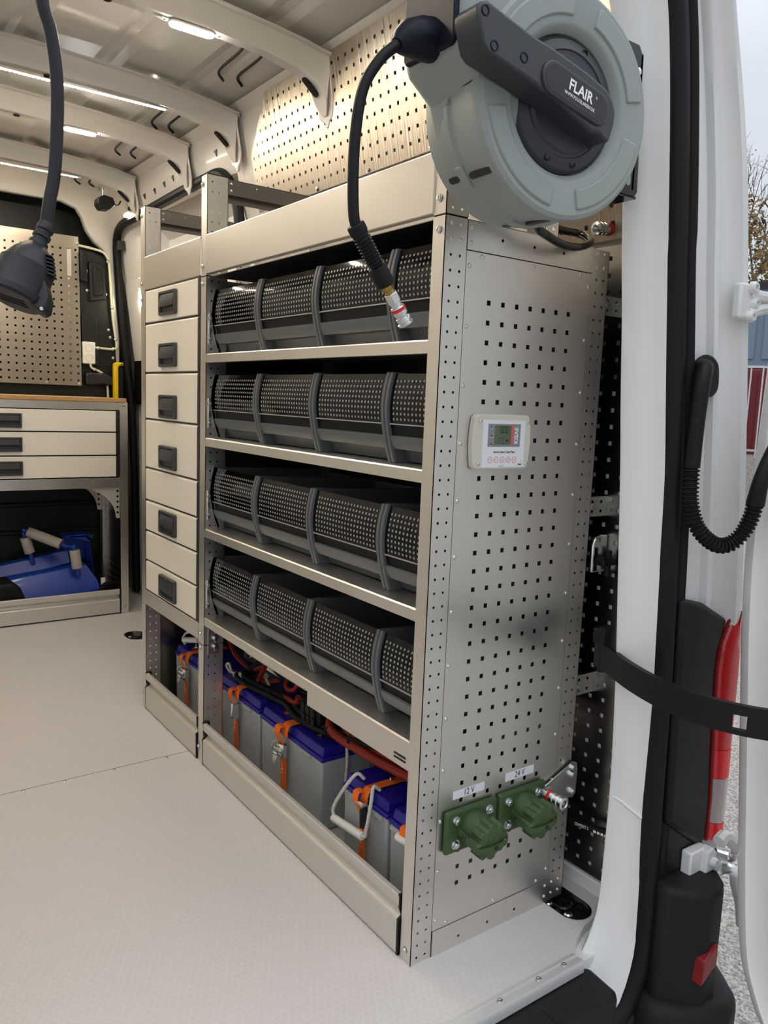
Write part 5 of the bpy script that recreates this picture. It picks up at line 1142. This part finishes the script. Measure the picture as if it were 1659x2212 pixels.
MB().box(-1.17, .318, 2.945, 3.25, .735, 1.07).obj('carcass', 'charcoal', wb)
for z1, z0 in ((1.067, .963), (.956, .845), (.838, .7325)):
    d = MB().box(-1.12, .297, 2.932, 2.946, z0, z1).obj('drawer', 'drawer_face', wb, bev=.0015)
    MB().box(.297, .318, 2.933, 2.946, z0, z1).obj('side_cap', 'charcoal', d, bev=.002)
    zc = (z0 + z1) / 2 - .003
    for xc in (-.232, -.85):
        m = MB(); F = FY(2.932); o_ = [(-.082, -.034), (.082, -.034), (.082, .034), (-.082, .034)]; i_ = [(-.072, -.026), (.072, -.026), (.072, .026), (-.072, .026)]
        m.rings([[F(xc + u, zc + v, w_) for u, v in q] for q, w_ in ((o_, 0), (o_, .012), (i_, .013), (i_, .001))], caps=False); m.add([F(xc + u, zc + v, .001) for u, v in i_], [(0, 1, 2, 3)])
        m.rings([[F(xc - .070, zc + .026, .001), F(xc - .070, zc + .026, .011), F(xc - .070, zc - .002, .015), F(xc - .070, zc - .004, .012), F(xc - .070, zc + .01, .001)], [F(xc + .070, zc + .026, .001), F(xc + .070, zc + .026, .011), F(xc + .070, zc - .002, .015), F(xc + .070, zc - .004, .012), F(xc + .070, zc + .01, .001)]])
        m.obj('handle', 'handle_charcoal', d, bev=.0015)
for y in (2.95, 3.285):
    pts_ = [(.319, .674), (.110, .674)] + [(.110 + .19 * math.sin(PI / 2 * k / 8), .674 - .16 * (1 - math.cos(PI / 2 * k / 8))) for k in range(1, 9)] + [(.319, .512)]
    g_ = MB().prism(FY(y), pts_, -.003, 0).obj('gusset', 'aluminium_satin', wb)
    for k in range(5): MB().lathe((.308, y, .655 - k * .028), YN, [(.0065, -.001), (.0065, .0006), (.0055, .0006)], 10).obj('hole', 'black_plastic', g_)
m = MB(); m.plate(Fr((.338, 3.255, .02), (0, -1, 0), (0, 0, 1)), 0, .27, 0, .66, .0015, pitchrow(0, .27), pitchrow(0, .66), .006, 4); m.obj('side_panel', 'stainless_dark', wb, smooth=False)
K_ = [(.002, .006), (-.004, .008), (-.0045, .060), (-.0045, .075), (-.002, .079), (.010, .084), (.014, .095), (.008, .103), (-.002, .106), (-.003, .130), (-.001, .1325), (.012, .1325), (.02, .09)]
MB().rings([[V((x, 2.945 + a, z)) for a, z in K_] for x in (-1.16, .316)]).obj('kick_board', 'aluminium_satin', wb, ang=25); MB().box(.314, .321, 2.938, 2.96, .004, .136).obj('end_cap', 'black_plastic', wb)
scatter('screw', SCR_Y, [(.340, 2.939, 1.098), (.340, 2.939, .035)], wb)
bp = thing('perforated_panel', 'perforated steel tool panel above the workbench', 'panel', (0, 3.3, 1.19))
FB = Fr((0, 3.303, 1.19), (1, 0, 0), V((0, .0384, 1))); m = MB(); m.plate(FB, -.90, .230, 0, .78, .002, [.2136 - .0382 * i for i in range(29)][::-1], [.0267 + .038 * j for j in range(19)], .0052, 4); pb = m.obj('panel', 'stainless_wall', bp, smooth=False)
scatter('screw', SCR_Y, [FB(.215, .012, .001), FB(.05, .012, .001), FB(.222, .745, .001)], bp)
for x in (-.8, -.3, .18): MB().box(x - .01, x + .01, 3.325, 3.344, 1.2, 1.9).obj('spacer', 'stainless', bp)
ot = thing('wall_outlet', 'white double wall socket beside the tool panel', 'outlet', (.28, 3.32, 1.37))
MB().box(.240, .309, 3.318, 3.345, 1.309, 1.427).obj('plate', 'white_plastic', ot, bev=.006, seg=3)
for z in (1.394, 1.342): MB().lathe((.2745, 3.3185, z), YN, [(.019, 0), (.019, .002), (.017, .002), (.016, -.004), (.003, -.004)], 24).obj('socket_well', 'cream_plastic', ot); [MB().lathe((.2745 + s * .008, 3.3215, z), YN, [(.002, 0), (.002, .001)], 8).obj('contact_hole', 'charcoal', ot) for s in (-1, 1)]
wc = thing('wall_cable', 'cream cable clipped along the black bulkhead edge', 'cable', (.4, 3.31, 1.5))
MB().tube(spline([(.23, 3.325, 1.925), (.300, 3.325, 1.918), (.352, 3.325, 1.908), (.378, 3.325, 1.885), (.388, 3.325, 1.84), (.398, 3.325, 1.66), (.408, 3.325, 1.54), (.424, 3.325, 1.43), (.422, 3.325, 1.404), (.40, 3.325, 1.396), (.36, 3.325, 1.396), (.298, 3.325, 1.400)], 8), .0065, 8).obj('cable', 'cable_cream', wc)
MB().tube(spline([(.282, 3.325, 1.312), (.288, 3.325, 1.290), (.312, 3.325, 1.279), (.345, 3.325, 1.262), (.366, 3.325, 1.232), (.374, 3.325, 1.18), (.376, 3.325, 1.09)], 8), .0065, 8).obj('cable', 'cable_cream', wc)
for x, z in ((.382, 1.86), (.402, 1.62), (.420, 1.45), (.325, 1.397), (.405, 1.397), (.305, 1.280), (.362, 1.242)): MB().lathe((x, 3.332, z), YN, [(.012, 0), (.012, .008), (.009, .013), (.004, .016)], 12).obj('cable_clip', 'zinc', wc)
yh = thing('yellow_handle', 'yellow plastic grab handle standing behind the worktop corner', 'handle', (.42, 3.28, 1.12))
MB().prism(FY(3.29), [(.396, 1.08), (.418, 1.08), (.418, 1.30), (.424, 1.308), (.445, 1.308), (.445, 1.325), (.405, 1.325), (.396, 1.312)], -.02, .02).obj('frame', 'yellow_plastic', yh, bev=.004)
MB().prism(FY(3.285), [(.418, 1.08), (.445, 1.08), (.445, 1.30), (.424, 1.30)], -.015, .005).obj('inset', 'black_plastic', yh); MB().lathe((.434, 3.269, 1.316), YN, [(.005, 0), (.004, .003)], 10).obj('screw', 'charcoal', yh)

# blue folded steel trolley under the bench
bt = thing('cable_trolley', 'blue folded steel carrier with foam rollers under the workbench', 'trolley', (0, 3.1, 0))
def bar(F, poly, w0, w1, nm, m='blue_paint', bev=.003): return MB().prism(F, poly, w0, w1).obj(nm, m, bt, bev=bev)
FT = Fr((0, 3.02, 0), (1, 0, 0), (0, .0, 1))
MB().rings([[V(p) for p in q] for q in (((-.60, 3.00, .02), (-.60, 3.02, .10), (-.60, 3.07, .16), (-.60, 3.20, .16), (-.60, 3.20, .02)), ((.232, 3.00, .125), (.222, 3.02, .180), (.182, 3.09, .252), (.182, 3.17, .252), (.232, 3.17, .10)))]).obj('body', 'blue_paint', bt, bev=.004)
MB().rings([[V(p) for p in q] for q in (((-.60, 3.16, .12), (-.60, 3.20, .19), (-.60, 3.26, .19), (-.60, 3.26, .12)), ((.12, 3.16, .25), (.12, 3.20, .315), (.12, 3.26, .315), (.12, 3.26, .25)))]).obj('rear_rail', 'blue_paint', bt, bev=.003)
MB().rings([[V(p) for p in q] for q in (((.205, 3.10, .39), (.216, 3.13, .395), (.216, 3.25, .395), (.208, 3.25, .39)), ((.238, 3.10, .02), (.252, 3.13, .02), (.252, 3.25, .02), (.238, 3.25, .02)))]).obj('end_plate', 'blue_paint', bt, bev=.002)
MB().rings([[V((x, y, z)) for x, z in ((.09, .405), (.17, .412), (.225, .397), (.205, .375), (.215, .385), (.20, .372))] for y in (3.10, 3.106)]).obj('end_flange', 'blue_paint', bt)
MB().rings([[V((x, y, z)) for x, z in ((.09, .398), (.225, .398), (.225, .404), (.09, .404))] for y in (3.10, 3.25)]).obj('top_flange', 'blue_paint', bt)
bar(Fr((0, 3.24, 0), (1, 0, 0), (0, 0, 1)), [(.10, .30), (.215, .25), (.215, .395), (.10, .40)], -.004, 0, 'back_plate')
MB().rings([[V(p) for p in q] for q in (((-.60, 2.985, .02), (-.60, 2.99, .20), (-.60, 3.06, .24), (-.60, 3.06, .02)), ((-.16, 2.985, .08), (-.19, 2.99, .20), (-.22, 3.06, .235), (-.16, 3.06, .08)), ((-.125, 2.988, .085), (-.155, 2.993, .175), (-.20, 3.06, .215), (-.13, 3.06, .08)))]).obj('rubber_sleeve', 'black_rubber', bt, bev=.01)
def roller(a, b_, r):
    a = V(a); b_ = V(b_); L_ = (b_ - a).length; MB().lathe(a, b_ - a, [(.012, .001), (.017, 0), (r * .96, .0), (r, .003), (r, L_ - .003), (r * .96, L_), (.017, L_), (.012, L_ - .02)], 24).obj('foam_roller', 'foam_grey', bt); MB().cyl(a - (b_ - a).normalized() * .03, b_ + (b_ - a).normalized() * .035, .009, n=10).obj('roller_bar', 'blue_paint', bt)
roller((-.085, 3.16, .432), (.052, 3.07, .372), .0265); roller((-.098, 3.18, .400), (-.076, 3.18, .318), .026); roller((.107, 3.02, .345), (.118, 3.015, .250), .0265)
MB().ribbon(spline([(.045, 3.07, .378), (.075, 3.05, .368), (.098, 3.03, .360), (.106, 3.02, .345)], 4), (0, 1, .2), .022, .006).obj('roller_bar', 'blue_paint', bt); MB().tube([(-.076, 3.18, .32), (-.06, 3.18, .26)], .011, 8).obj('roller_bar', 'blue_paint', bt)
MB().lathe((.288, 3.02, .088), (0.15, -1, .0), [(.03, -.018), (.060, -.02), (.074, -.014), (.080, 0), (.080, .012), (.074, .022), (.066, .024), (.062, .018), (.050, .020), (.046, .014), (.02, .014)], 36).obj('wheel', 'black_rubber', bt)
MB().box(.24, .262, 3.02, 3.03, .12, .185).obj('tag', 'white_plastic', bt)
for x in (-.5, .1): MB().box(x - .02, x + .02, 3.02, 3.18, .002, .10).obj('foot', 'blue_paint', bt)
